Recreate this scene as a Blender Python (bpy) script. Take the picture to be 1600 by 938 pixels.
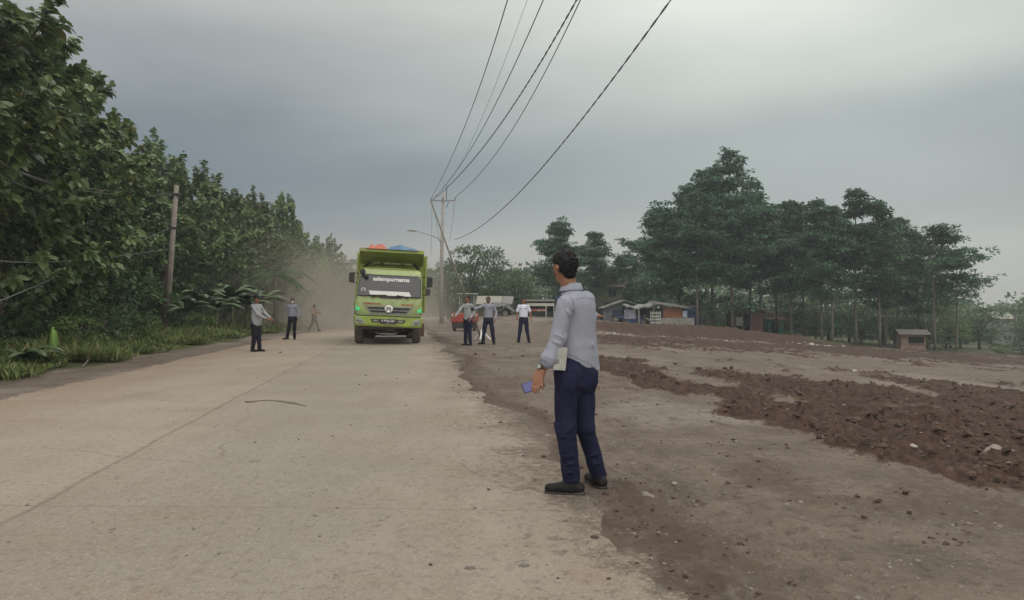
import bpy, math, random
import numpy as np
from mathutils import Vector, Matrix
R = math.radians
for o in list(bpy.data.objects): bpy.data.objects.remove(o)
SC = bpy.context.scene
COL = SC.collection
# ------------------------------------------------------------------ camera
FPX, CX, CY, HOR, CAMZ = 1150.0, 800.0, 469.0, 480.0, 1.35
cam_d = bpy.data.cameras.new("camera"); cam = bpy.data.objects.new("camera", cam_d); COL.objects.link(cam)
cam_d.sensor_width = 36.0; cam_d.lens = 36.0 * FPX / 1600.0
cam_d.clip_start = 0.05; cam_d.clip_end = 5000
PITCH = math.atan((HOR - CY) / FPX)
cam.location = (0, 0, CAMZ); cam.rotation_euler = (R(90) + PITCH, 0, 0)
SC.camera = cam
# ------------------------------------------------------------------ render, exposure
SC.render.engine = 'CYCLES'
SC.cycles.use_denoising = True
SC.cycles.max_bounces = 6; SC.cycles.diffuse_bounces = 3; SC.cycles.glossy_bounces = 2
SC.cycles.transmission_bounces = 4; SC.cycles.transparent_max_bounces = 8; SC.cycles.volume_bounces = 0
SC.cycles.volume_step_rate = 2.0; SC.cycles.volume_max_steps = 64
SC.view_settings.view_transform = 'Standard'; SC.view_settings.look = 'None'
SC.view_settings.exposure = 0.0; SC.view_settings.gamma = 1.0; SC.view_settings.use_curve_mapping = False
# ------------------------------------------------------------------ sky
SUN_EL, SUN_AZ = 62.0, 35.0            # azimuth: degrees to the right of straight ahead
W = bpy.data.worlds.new("World"); SC.world = W; W.use_nodes = True
nt = W.node_tree; nt.nodes.clear()
def wn(t, **k):
    n = nt.nodes.new(t)
    for a, b in k.items(): setattr(n, a, b)
    return n
def wl(a, b): nt.links.new(a, b)
def wmath(op, a, b=None, clamp=False):
    n = wn('ShaderNodeMath', operation=op, use_clamp=clamp)
    for i, v in enumerate((a, b)):
        if v is None: continue
        if isinstance(v, (int, float)): n.inputs[i].default_value = v
        else: wl(v, n.inputs[i])
    return n.outputs[0]
def wmix(f, a, b, mode='MIX'):
    n = wn('ShaderNodeMix', data_type='RGBA', blend_type=mode)
    for s, v in ((n.inputs[0], f), (n.inputs[6], a), (n.inputs[7], b)):
        if isinstance(v, (int, float)): s.default_value = v
        elif isinstance(v, tuple): s.default_value = v + (1,)
        else: wl(v, s)
    return n.outputs[2]
sky = wn('ShaderNodeTexSky', sky_type='NISHITA', sun_disc=False)
sky.sun_elevation = R(SUN_EL); sky.sun_rotation = R(SUN_AZ)
tc = wn('ShaderNodeTexCoord'); sep = wn('ShaderNodeSeparateXYZ'); wl(tc.outputs['Generated'], sep.inputs[0])
el = sep.outputs[2]
def wramp(fac, stops):
    n = wn('ShaderNodeValToRGB'); cr = n.color_ramp; cr.interpolation = 'EASE'
    while len(cr.elements) < len(stops): cr.elements.new(0.5)
    for e, (p, c) in zip(cr.elements, stops): e.position = p; e.color = c + (1,)
    wl(fac, n.inputs[0]); return n.outputs[0]
# cloud sheet: a wavy elevation gives the long soft bands of the overcast
mp = wn('ShaderNodeMapping'); wl(tc.outputs['Generated'], mp.inputs[0]); mp.inputs['Scale'].default_value = (1.6, 1.6, 5.0)
nz = wn('ShaderNodeTexNoise'); wl(mp.outputs[0], nz.inputs['Vector']); nz.inputs['Scale'].default_value = 1.3
nz.inputs['Detail'].default_value = 4; nz.inputs['Roughness'].default_value = 0.45
wob = wmath('MULTIPLY', wmath('SUBTRACT', nz.outputs[0], 0.5), 0.16)
elw = wmath('ADD', el, wob)
left = wramp(elw, [(0.0, (.37, .35, .33)), (.06, (.35, .335, .325)), (.12, (.215, .25, .275)), (.18, (.165, .21, .245)), (.28, (.305, .34, .36)), (.38, (.47, .485, .485)), (.62, (.95, .94, .92)), (1, (1.35, 1.32, 1.28))])
right = wramp(elw, [(0.0, (.37, .375, .355)), (.08, (.37, .395, .385)), (.14, (.25, .295, .305)), (.21, (.235, .285, .30)), (.30, (.40, .445, .43)), (.40, (.57, .60, .575)), (.62, (1.0, .99, .96)), (1, (1.35, 1.32, 1.28))])
base = wmix(wmath('ADD', wmath('MULTIPLY', sep.outputs[0], 1.1), 0.45, True), left, right)
# brighter patch where the sun stands behind the cloud
bd = Vector((math.sin(R(21)) * math.cos(R(27)), math.cos(R(21)) * math.cos(R(27)), math.sin(R(27)))).normalized()
dp = wn('ShaderNodeVectorMath', operation='DOT_PRODUCT'); wl(tc.outputs['Generated'], dp.inputs[0]); dp.inputs[1].default_value = bd
glow = wmath('POWER', wmath('MAXIMUM', dp.outputs['Value'], 0.0), 12.0)
base = wmix(1.0, base, wmix(glow, (0, 0, 0), (.27, .285, .255)), 'ADD')
mp2 = wn('ShaderNodeMapping'); wl(tc.outputs['Generated'], mp2.inputs[0]); mp2.inputs['Scale'].default_value = (2.2, 2.2, 7.0)
nz2 = wn('ShaderNodeTexNoise'); wl(mp2.outputs[0], nz2.inputs['Vector']); nz2.inputs['Scale'].default_value = 1.7; nz2.inputs['Detail'].default_value = 5
var = wmath('ADD', wmath('MULTIPLY', nz2.outputs[0], 0.30), 0.85)
base = wmix(1.0, base, var, 'MULTIPLY')
back = wmath('MULTIPLY', wmath('MULTIPLY', sep.outputs[1], -1.6, True), wmath('ADD', wmath('MULTIPLY', sep.outputs[2], 1.5), 1.0, True))   # unseen sky behind the camera, brightness added to light surfaces facing the view
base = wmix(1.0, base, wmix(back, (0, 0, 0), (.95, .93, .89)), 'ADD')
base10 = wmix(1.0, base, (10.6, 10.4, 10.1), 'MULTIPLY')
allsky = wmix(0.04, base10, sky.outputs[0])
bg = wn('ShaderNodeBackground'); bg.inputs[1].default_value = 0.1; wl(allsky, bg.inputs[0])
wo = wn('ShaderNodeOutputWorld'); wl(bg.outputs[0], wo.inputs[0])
# ------------------------------------------------------------------ sun
sd = bpy.data.lights.new("sun", 'SUN'); sd.energy = 0.5; sd.angle = R(30); sd.color = (1, .95, .87)
so = bpy.data.objects.new("sun", sd); COL.objects.link(so)
sv = Vector((math.sin(R(SUN_AZ)) * math.cos(R(SUN_EL)), math.cos(R(SUN_AZ)) * math.cos(R(SUN_EL)), math.sin(R(SUN_EL))))
so.rotation_euler = (-sv).to_track_quat('-Z', 'Y').to_euler(); so.location = (20, 30, 60)

# ================================================================== helpers
def sm(a, b, x):
    t = np.clip((np.asarray(x, float) - a) / (b - a), 0, 1); return t * t * (3 - 2 * t)
def _hash(i, j, k, s):
    n = (i * 374761393 + j * 668265263 + k * 2147483647 + s * 1274126177) & 0xffffffff
    n = ((n ^ (n >> 13)) * 1274126177) & 0xffffffff
    n = (n ^ (n >> 16)) & 0xffffffff
    return n / 4294967295.0
def vn(x, y, z=None, seed=1):
    x = np.asarray(x, float); y = np.asarray(y, float); z = np.zeros_like(x) if z is None else np.asarray(z, float)
    i, j, k = np.floor(x).astype(np.int64), np.floor(y).astype(np.int64), np.floor(z).astype(np.int64)
    u, v, w = x - i, y - j, z - k
    u, v, w = u * u * (3 - 2 * u), v * v * (3 - 2 * v), w * w * (3 - 2 * w)
    r = 0
    for a in (0, 1):
        for b in (0, 1):
            for c in (0, 1):
                r = r + _hash(i + a, j + b, k + c, seed) * (u if a else 1 - u) * (v if b else 1 - v) * (w if c else 1 - w)
    return r
def fbm(x, y, oct=4, seed=1, gain=.5):
    t, a, f, n = 0, 1, 1, 0
    for o in range(oct):
        t = t + a * vn(np.asarray(x) * f, np.asarray(y) * f, None, seed + o * 17); n += a; a *= gain; f *= 2.03
    return t / n - .5
def ray(px, py):
    d = Vector((0, math.cos(PITCH), math.sin(PITCH))) + Vector((1, 0, 0)) * ((px - CX) / FPX) + Vector((0, -math.sin(PITCH), math.cos(PITCH))) * ((CY - py) / FPX)
    return d / d.y
def at(px, py, Y): return Vector((0, 0, CAMZ)) + ray(px, py) * Y
# ---- lie of the land
def road_r(y): return np.interp(y, [-20, 3.4, 31, 68, 84, 100, 125], [4.16, .77, -3.24, -8.6, -9.6, -7.5, 2])
def road_l(y): return np.interp(y, [-20, 11.1, 25.9, 68, 84, 100, 125], [-3.0, -7.6, -9.5, -15.3, -16.6, -15.2, -8])
FA, FU, FN = (5.7, 45.0), (.81, .587), (-.587, .81)
def terr_st(x, y):
    return (x - FA[0]) * FN[0] + (y - FA[1]) * FN[1], (x - FA[0]) * FU[0] + (y - FA[1]) * FU[1]
def hgt(x, y):
    x = np.asarray(x, float); y = np.asarray(y, float)
    sp = 2 * np.logaddexp(0, (x - 3) / 2)
    z = -10 * (1 - np.exp(-.09 * sp / 10))
    q = .0006 * np.clip(y - 28, 0, 200) ** 2
    dip = -.6 * (1 - np.exp(-q / .6))
    z = z + dip * (1 - sm(1, 9, x - road_r(y)))
    s, t = terr_st(x, y)
    env = sm(-3, 3, t) * (1 - sm(24, 33, t))
    z = z + .52 * sm(.2, 2.6, s) * env + .08 * np.exp(-((s - 2.4) / 1.3) ** 2) * env
    z = z + .30 * np.exp(-((s - 2.6) / 1.5) ** 2 - ((t - 14) / 5) ** 2)
    return z
def hz(x, y): return float(hgt(x, y))
def hit(px, py):
    d = ray(px, py); Y = 2.0
    while Y < 400:
        if CAMZ + d.z * Y <= hz(d.x * Y, Y): break
        Y *= 1.004
    return Vector((d.x * Y, Y, hz(d.x * Y, Y)))
def on(px, Y):
    x = (px - CX) / FPX * Y; return Vector((x, Y, hz(x, Y)))
# ---- materials
MATS = {}
class NB:
    def __init__(s, name):
        s.m = bpy.data.materials.new(name); s.m.use_nodes = True; s.t = s.m.node_tree
        s.b = s.t.nodes['Principled BSDF']; s.out = s.t.nodes['Material Output']; s.tc = None
        MATS[name] = s.m
    def n(s, t, **k):
        n = s.t.nodes.new(t)
        for a, b in k.items(): setattr(n, a, b)
        return n
    def l(s, a, b): s.t.links.new(a, b)
    def set(s, sock, v):
        if isinstance(v, (int, float)): sock.default_value = v
        elif isinstance(v, (tuple, list)): sock.default_value = tuple(v) + ((1,) if len(v) == 3 and sock.type == 'RGBA' else ())
        else: s.l(v, sock)
    def coord(s, k='Object'):
        if s.tc is None: s.tc = s.n('ShaderNodeTexCoord')
        return s.tc.outputs[k]
    def noise(s, scale, detail=4, rough=.5, stretch=None, vec=None):
        v = vec if vec is not None else s.coord()
        if stretch:
            mp = s.n('ShaderNodeMapping'); s.l(v, mp.inputs[0]); mp.inputs['Scale'].default_value = stretch; v = mp.outputs[0]
        n = s.n('ShaderNodeTexNoise'); s.l(v, n.inputs['Vector']); n.inputs['Scale'].default_value = scale
        n.inputs['Detail'].default_value = detail; n.inputs['Roughness'].default_value = rough
        return n.outputs[0]
    def math(s, op, a, b=None, c=None, clamp=False):
        n = s.n('ShaderNodeMath', operation=op, use_clamp=clamp)
        for i, v in enumerate((a, b, c)):
            if v is not None: s.set(n.inputs[i], v)
        return n.outputs[0]
    def mix(s, f, a, b, mode='MIX'):
        n = s.n('ShaderNodeMix', data_type='RGBA', blend_type=mode)
        s.set(n.inputs[0], f); s.set(n.inputs[6], a); s.set(n.inputs[7], b); return n.outputs[2]
    def step(s, v, a, b):
        n = s.n('ShaderNodeMapRange', interpolation_type='SMOOTHSTEP'); s.set(n.inputs[0], v)
        n.inputs[1].default_value = a; n.inputs[2].default_value = b; return n.outputs[0]
    def bump(s, h, strength=.5, dist=.02):
        n = s.n('ShaderNodeBump'); n.inputs['Strength'].default_value = strength; n.inputs['Distance'].default_value = dist
        s.l(h, n.inputs['Height']); s.l(n.outputs[0], s.b.inputs['Normal'])
    def fin(s, col, rough=.6, metal=0, spec=.5):
        s.set(s.b.inputs['Base Color'], col); s.set(s.b.inputs['Roughness'], rough)
        s.b.inputs['Metallic'].default_value = metal; s.b.inputs['Specular IOR Level'].default_value = spec
        return s.m
def plain(name, c, rough=.6, metal=0, var=.25, scale=8, dirt=None, spec=.4, bump=0, detail=5):
    b = NB(name); n = b.noise(scale, detail, .6)
    c2 = tuple(v * (1 - var) for v in c); c3 = tuple(min(1, v * (1 + var * .6)) for v in c)
    col = b.mix(b.step(n, .3, .7), c2, c3)
    if dirt:
        d = b.noise(scale * .35, 6, .65); col = b.mix(b.math('MULTIPLY', b.step(d, .42, .7), dirt[3]), col, dirt[:3])
    if bump: b.bump(n, bump, .01)
    return b.fin(col, rough, metal, spec)
def leafmat(name, dark, light, odd=None, rough=.5, trans=.3, spec=.35):
    b = NB(name); g = b.n('ShaderNodeNewGeometry'); r = g.outputs['Random Per Island']
    col = b.mix(r, dark, light)
    big = b.noise(.55, 2, .5); col = b.mix(b.math('MULTIPLY', b.step(big, .4, .65), .45), col, tuple(v * 1.35 for v in light))
    if odd: col = b.mix(b.step(r, .93, .96), col, odd)
    oi = b.n('ShaderNodeObjectInfo'); 
    hsv = b.n('ShaderNodeHueSaturation'); b.l(col, hsv.inputs['Color']); b.l(b.math('ADD', b.math('MULTIPLY', oi.outputs['Random'], .4), .8), hsv.inputs['Value'])
    b.l(b.math('ADD', b.math('MULTIPLY', oi.outputs['Random'], .03), .485), hsv.inputs['Hue'])
    col = hsv.outputs[0]
    b.fin(col, rough, 0, spec)
    tr = b.n('ShaderNodeBsdfTranslucent'); b.l(col, tr.inputs[0])
    mx = b.n('ShaderNodeMixShader'); mx.inputs[0].default_value = trans
    b.l(b.b.outputs[0], mx.inputs[1]); b.l(tr.outputs[0], mx.inputs[2]); b.l(mx.outputs[0], b.out.inputs[0])
    return b.m
# ---- meshes
class MB:
    def __init__(s): s.v = []; s.f = []; s.mi = []; s.cur = 0
    def add(s, V, F):
        o = len(s.v); s.v += [tuple(p) for p in V]; s.f += [tuple(i + o for i in f) for f in F]; s.mi += [s.cur] * len(F); return s
    def box(s, c, d, M=None):
        x, y, z = (v / 2 for v in d)
        V = [Vector((a * x, b * y, e * z)) for e in (-1, 1) for b in (-1, 1) for a in (-1, 1)]
        if M is not None: V = [M @ p for p in V]
        V = [p + Vector(c) for p in V]
        return s.add(V, [(0, 2, 3, 1), (4, 5, 7, 6), (0, 1, 5, 4), (2, 6, 7, 3), (0, 4, 6, 2), (1, 3, 7, 5)])
    def tube(s, P, rad, n=8, cap=True, flat=None):
        P = [Vector(p) for p in P]; m = len(P)
        rr = rad if isinstance(rad, (list, tuple)) else [rad] * m
        V = []; ref = None
        for i in range(m):
            t = (P[min(i + 1, m - 1)] - P[max(i - 1, 0)]).normalized()
            if ref is None: ref = Vector((0, 0, 1)) if abs(t.z) < .9 else Vector((1, 0, 0))
            u = t.cross(ref); u = u.normalized() if u.length > 1e-6 else t.orthogonal().normalized()
            w = u.cross(t).normalized(); ref = w
            for k in range(n):
                a = 2 * math.pi * k / n; V.append(P[i] + u * math.cos(a) * rr[i] + w * math.sin(a) * rr[i])
        F = [(i * n + k, i * n + (k + 1) % n, (i + 1) * n + (k + 1) % n, (i + 1) * n + k) for i in range(m - 1) for k in range(n)]
        if cap: F += [tuple(range(n))[::-1], tuple((m - 1) * n + k for k in range(n))]
        return s.add(V, F)
    def loft(s, rings, cap=True):
        n = len(rings[0]); V = [p for r in rings for p in r]
        F = [(i * n + k, i * n + (k + 1) % n, (i + 1) * n + (k + 1) % n, (i + 1) * n + k) for i in range(len(rings) - 1) for k in range(n)]
        if cap: F += [tuple(range(n))[::-1], tuple((len(rings) - 1) * n + k for k in range(n))]
        return s.add(V, F)
    def prism(s, poly, a, b, axis='y'):
        f = {'y': lambda p, t: (p[0], t, p[1]), 'x': lambda p, t: (t, p[0], p[1]), 'z': lambda p, t: (p[0], p[1], t)}[axis]
        return s.loft([[f(p, a) for p in poly], [f(p, b) for p in poly]])
    def lathe(s, prof, c=(0, 0, 0), axis='x', n=24):
        rings = []
        for (r, t) in prof:
            ring = []
            for k in range(n):
                a = 2 * math.pi * k / n; u, w = r * math.cos(a), r * math.sin(a)
                p = {'x': (t, u, w), 'y': (u, t, w), 'z': (u, w, t)}[axis]; ring.append(Vector(p) + Vector(c))
            rings.append(ring)
        return s.loft(rings)
    def ball(s, c, r, n=10, m=7):
        rx, ry, rz = r if isinstance(r, (tuple, list)) else (r, r, r)
        rings = []
        for i in range(m + 1):
            a = math.pi * (i + .02) / (m + .04) - math.pi / 2
            rings.append([(c[0] + rx * math.cos(a) * math.cos(2 * math.pi * k / n), c[1] + ry * math.cos(a) * math.sin(2 * math.pi * k / n), c[2] + rz * math.sin(a)) for k in range(n)])
        return s.loft(rings)
    def build(s, name, mat, parent=None, smooth=False, bevel=0, loc=None, rot=None):
        me = bpy.data.meshes.new(name); me.from_pydata(s.v, [], s.f)
        ms = mat if isinstance(mat, (list, tuple)) else [mat]
        for m in ms: me.materials.append(m)
        if len(ms) > 1: me.polygons.foreach_set('material_index', s.mi)
        if smooth: me.polygons.foreach_set('use_smooth', [True] * len(me.polygons))
        me.update()
        return link(name, me, parent, bevel, loc, rot)
def link(name, me, parent=None, bevel=0, loc=None, rot=None):
    o = bpy.data.objects.new(name, me); COL.objects.link(o)
    if parent is not None: o.parent = parent
    if loc is not None: o.location = loc
    if rot is not None: o.rotation_euler = rot
    if bevel:
        b = o.modifiers.new('bevel', 'BEVEL'); b.width = bevel; b.segments = 2; b.limit_method = 'ANGLE'; b.angle_limit = R(35)
    return o
def npmesh(name, V, F, mat, parent=None, smooth=False):
    me = bpy.data.meshes.new(name); me.from_pydata(np.asarray(V).tolist(), [], F.tolist() if hasattr(F, 'tolist') else F)
    if mat: me.materials.append(mat)
    if smooth: me.polygons.foreach_set('use_smooth', [True] * len(me.polygons))
    me.update(); return link(name, me, parent)
def tag(o, label=None, cat=None, group=None, kind=None):
    for k, v in (('label', label), ('category', cat), ('group', group), ('kind', kind)):
        if v: o[k] = v
    return o
def thing(name, label, cat, loc=(0, 0, 0), rz=0, group=None):
    o = bpy.data.objects.new(name, None); COL.objects.link(o); o.location = loc; o.rotation_euler = (0, 0, rz); o.empty_display_size = .2
    return tag(o, label, cat, group)
def dup(root, loc, rz, label=None, group=None, scale=None):
    r = root.copy(); COL.objects.link(r); r.location = loc; r.rotation_euler = (root.rotation_euler[0], root.rotation_euler[1], rz)
    if scale: r.scale = scale
    if label: r['label'] = label
    if group: r['group'] = group
    for ch in list(root.children):
        c = ch.copy(); COL.objects.link(c); c.parent = r
        for g in list(ch.children):
            d = g.copy(); COL.objects.link(d); d.parent = c
    return r
def text(name, s, size, mat, parent, M, extrude=.003, sx=1.0, bold=0):
    cu = bpy.data.curves.new('t', 'FONT'); cu.body = s; cu.size = size; cu.align_x = 'CENTER'; cu.align_y = 'CENTER'; cu.extrude = extrude; cu.offset = bold
    ob = bpy.data.objects.new('t', cu); COL.objects.link(ob)
    dg = bpy.context.evaluated_depsgraph_get(); dg.update()
    me = bpy.data.meshes.new_from_object(ob.evaluated_get(dg))
    bpy.data.objects.remove(ob); bpy.data.curves.remove(cu)
    me.transform(M @ Matrix.Diagonal((sx, 1, 1, 1))); me.materials.clear(); me.materials.append(mat)
    me.name = name; return link(name, me, parent)
STAND = Matrix.Rotation(R(90), 4, 'X')      # text facing -Y
# ---- distance-field bodies (one continuous surface)
def surface_nets(d, org, h):
    s = d < 0
    c = np.zeros(tuple(n - 1 for n in d.shape), np.int8)
    sl = lambda a, n: slice(a, n - 1 + a)
    for a in (0, 1):
        for b in (0, 1):
            for e in (0, 1): c += s[sl(a, d.shape[0]), sl(b, d.shape[1]), sl(e, d.shape[2])]
    I, J, K = np.nonzero((c > 0) & (c < 8))
    acc = np.zeros((len(I), 3)); cnt = np.zeros(len(I))
    cor = [(a, b, e) for a in (0, 1) for b in (0, 1) for e in (0, 1)]
    for p in cor:
        for ax in range(3):
            if p[ax]: continue
            q = list(p); q[ax] = 1
            da = d[I + p[0], J + p[1], K + p[2]]; db = d[I + q[0], J + q[1], K + q[2]]
            m = (da < 0) != (db < 0)
            t = np.where(m, da / np.where(m, da - db, 1), 0)
            pt = np.repeat(np.array(p, float)[None], len(I), 0); pt[:, ax] += t
            acc[m] += pt[m]; cnt[m] += 1
    V = (np.stack([I, J, K], 1) + acc / cnt[:, None]) * h + org
    idx = -np.ones(c.shape, np.int64); idx[I, J, K] = np.arange(len(I))
    F = []
    for ax in range(3):
        a = np.take(s, range(0, d.shape[ax] - 1), ax); b = np.take(s, range(1, d.shape[ax]), ax)
        g = np.argwhere(a != b); u, v = [(1, 2), (2, 0), (0, 1)][ax]
        g = g[(g[:, u] > 0) & (g[:, v] > 0) & (g[:, u] < d.shape[u] - 1) & (g[:, v] < d.shape[v] - 1)]
        qs = []
        for (ou, ov) in ((1, 1), (0, 1), (0, 0), (1, 0)):
            k = g.copy(); k[:, u] -= ou; k[:, v] -= ov; qs.append(idx[k[:, 0], k[:, 1], k[:, 2]])
        q = np.stack(qs, 1); fl = ~s[g[:, 0], g[:, 1], g[:, 2]]
        q[fl] = q[fl][:, ::-1]; F.append(q)
    F = np.concatenate(F); F = F[(F >= 0).all(1)]
    return V, F
def sdf_obj(name, prims, h, mat, parent, cuts=(), folds=(), wrinkle=None, k0=.03, seed=1):
    # prim: (a, b, ra, rb[, k[, (axis, factor)]])
    lo = np.array([min(min(p[0][i], p[1][i]) - max(p[2], p[3]) for p in prims) for i in range(3)]) - 3 * h - .015
    hi = np.array([max(max(p[0][i], p[1][i]) + max(p[2], p[3]) for p in prims) for i in range(3)]) + 3 * h + .015
    n = np.ceil((hi - lo) / h).astype(int) + 1
    ax = [lo[i] + h * np.arange(n[i]) for i in range(3)]
    d = np.full(tuple(n), .3, np.float32)
    for p in prims:
        a, b, ra, rb = np.array(p[0], float), np.array(p[1], float), p[2], p[3]
        k = p[4] if len(p) > 4 and p[4] else k0; sq = p[5] if len(p) > 5 else None
        m = max(ra, rb) + k + 3 * h
        sl = []
        for i in range(3):
            i0 = max(0, int((min(a[i], b[i]) - m - lo[i]) / h)); i1 = min(n[i], int((max(a[i], b[i]) + m - lo[i]) / h) + 2); sl.append(slice(i0, i1))
        G = np.stack(np.meshgrid(ax[0][sl[0]], ax[1][sl[1]], ax[2][sl[2]], indexing='ij'), -1)
        pa = G - a; ba = b - a
        if sq:
            nn = np.array(sq[0], float); nn /= np.linalg.norm(nn); f = 1 / sq[1] - 1
            pa = pa + nn * ((pa @ nn) * f)[..., None]; ba = ba + nn * (ba @ nn) * f
        t = np.clip(pa @ ba / max(ba @ ba, 1e-9), 0, 1)
        q = np.linalg.norm(pa - ba * t[..., None], axis=-1) - (ra + (rb - ra) * t)
        cur = d[tuple(sl)]
        hh = np.maximum(k - np.abs(cur - q), 0) / k
        d[tuple(sl)] = np.minimum(cur, q) - hh * hh * k * .25
    if wrinkle or folds or cuts:
        G = np.stack(np.meshgrid(*ax, indexing='ij'), -1)
        near = np.abs(d) < .05
        P = G[near]
        if wrinkle:
            amp, sx, sz = wrinkle
            r = np.abs(vn(P[:, 0] * sx + P[:, 2] * sz * .6, P[:, 1] * sx, P[:, 2] * sz, seed) - .5) * 2
            r2 = vn(P[:, 0] * sx * 2.3 - P[:, 2] * sz * .9, P[:, 1] * sx * 2.3, P[:, 2] * sz * 1.8, seed + 5)
            d[near] += amp * ((1 - r) ** 3 * 1.3 - .4 + (r2 - .5) * .7)
        for (a, b, w, amp) in folds:
            a, b = np.array(a, float), np.array(b, float); pa = P - a; ba = b - a
            t = np.clip(pa @ ba / (ba @ ba), 0, 1); dd = np.linalg.norm(pa - ba * t[:, None], axis=1)
            d[near] -= amp * np.exp(-(dd / w) ** 2) * np.sin(np.pi * np.clip(t, .03, .97))
        for (pt, nrm) in cuts:       # keep the side the normal points to
            nn = np.array(nrm, float); nn /= np.linalg.norm(nn)
            d = np.maximum(d, -((G - np.array(pt, float)) @ nn))
    V, F = surface_nets(d, lo, h)
    return npmesh(name, V, F, mat, parent, True)
# ================================================================== ground, road
rng = np.random.default_rng(7); random.seed(7)
def proj(x, y, z):
    yy = np.maximum(y, .5); return CX + FPX * x / yy, HOR - FPX * (z - CAMZ) / yy
def ground_detail(x, y):
    """soil masks and fine relief: returns dz, R (churned red earth), G (dark damp earth), B (green ground)"""
    z = hgt(x, y); px, py = proj(x, y, z)
    front = sm(1.5, 3, y)
    xr = road_r(y); xl = road_l(y); er = x - xr; elft = xl - x
    w1 = fbm(x * .55, y * .35, 4, 3); w2 = fbm(x * 1.9, y * 1.3, 4, 9)
    hp = np.maximum(py - HOR, 1); pyw = py + hp * (w1 * .34 + w2 * .26)
    up = np.interp(px, [900, 960, 1100, 1300, 1600, 1800], [558, 560, 572, 588, 612, 625])
    dn = np.interp(px, [900, 950, 1000, 1100, 1200, 1300, 1400, 1500, 1600, 1800], [560, 588, 612, 640, 668, 695, 735, 770, 808, 880])
    wdt = hp * .07
    C = np.clip((pyw - up) / wdt + .5, 0, 1) * np.clip((dn - pyw) / wdt + .5, 0, 1) * front
    holes = sm(.06, .2, fbm(x * .8, y * .42, 4, 21)); C = C * (1 - .8 * holes)
    # second thinner strip and the far red strip by the berm
    u2 = np.interp(px, [900, 1100, 1600], [521, 530, 556]); d2 = np.interp(px, [900, 1100, 1300, 1600], [536, 546, 556, 573])
    C2 = np.clip((pyw - u2) / 3 + .5, 0, 1) * np.clip((d2 - pyw) / 4 + .5, 0, 1) * sm(880, 960, px) * front
    s, t = terr_st(x, y); bermy = sm(-1, 1, s + w2 * 1.5) * (1 - sm(5.5, 8, s)) * sm(-3, 3, t) * (1 - sm(30, 38, t))
    Rm = np.clip(np.maximum(np.maximum(C, C2 * .85), bermy), 0, 1)
    # dark damp earth along the concrete edge, and two wheel tracks
    ew = er + w1 * 1.4 + w2 * .7
    Gm = sm(-.25, .15, ew) * (1 - sm(.15, .9, ew)) * .8
    Gm = np.maximum(Gm, .55 * sm(.05, .25, w1 + w2 * .6) * (1 - Rm))
    pale = sm(.05, .25, fbm(x * .45 + 7, y * .3, 4, 51))
    # greens
    lv = elft + w1 * 1.2
    Bm = sm(.9, 1.6, lv)
    fieldend = np.interp(px, [1240, 1300, 1450, 1700], [531, 539, 550, 555])
    Bm = np.maximum(Bm, (1 - sm(-1.5, 1.5, py - fieldend + w2 * 6)) * sm(1230, 1290, px) * (y > 8))
    Bm = np.maximum(Bm, sm(80, 86, y) * sm(-6, 0, er)); Bm = np.maximum(Bm, sm(95, 110, y))
    Bm = np.where(y > 1.5, Bm, sm(.9, 1.6, lv))
    # relief
    dz = fbm(x * 1.7, y * 1.7, 4, 31) * .022 + fbm(x * 7, y * 7, 4, 33) * .022
    n1 = vn(x * 2.6, y * 2.6, None, 61); n2 = vn(x * 6.3, y * 6.3, None, 62); n3 = vn(x * 15, y * 15, None, 63)
    clod = (np.abs(n1 - .5) * 2) * .045 + sm(.5, .75, n2) * .065 + sm(.55, .8, n3) * .05
    dz = dz + clod * np.clip(C + C2 * .9, 0, 1)
    dz = dz + (fbm(x * .9, y * .9, 4, 71) * .28 + clod * 1.3) * bermy
    # ruts beside the road (tyre tracks with lugs)
    al = y * 1.0; near = sm(1.0, 2.0, y) * (1 - sm(9, 13, y))
    for off in (.62, 1.05):
        dd = er - off - .22 * (vn(al * .5, al * 0, None, 81) - .5)
        lug = (np.sin(al * 2 * np.pi / .21 + np.abs(dd) * 20) > .1)
        dz = dz + near * (-.030 * np.exp(-(dd / .14) ** 4) * (.35 + .65 * lug) + .010 * np.exp(-((np.abs(dd) - .2) / .06) ** 2))
    for off, wd in ((.50, .11), (.86, .10)):
        dd = er - off - .10 * (vn(y * .6, y * 0, None, 83) - .5); tr_ = np.exp(-(dd / wd) ** 6) * sm(2.0, 2.6, y) * (1 - sm(5.2, 7.0, y)) * sm(.25, .5, vn(x * 1.5, y * 1.5, None, 84))
        dz = dz + tr_ * (.009 * np.sin(y * 2 * np.pi / .15 + np.abs(dd) * 22) - .010)
    crumbs = sm(.5, .75, n2) * .035 + sm(.5, .8, n3) * .03
    dz = dz + crumbs * Gm * sm(-.1, .3, ew)
    # under the concrete the earth stays lower; at its edge it spills over irregularly
    inside = np.minimum(er, -elft)    # >0 never used directly
    w3 = fbm(x * 6, y * 5, 3, 91); edge_r = er + w2 * .42 + w1 * .55 + w3 * .25
    edge_l = elft + w2 * .3 + w3 * .25 + .1
    under = (1 - sm(-.30, .10, edge_r)) * (1 - sm(-.25, .10, edge_l))
    dz = np.where(under > 0, dz * (1 - under) - .05 * under, dz)
    dz = dz + .012 * (1 - under)
    dz = dz + sm(.5, 4, elft) * .12 * (1 + fbm(x, y, 3, 44) * 2)
    return dz, Rm, Gm, Bm, pale
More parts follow.
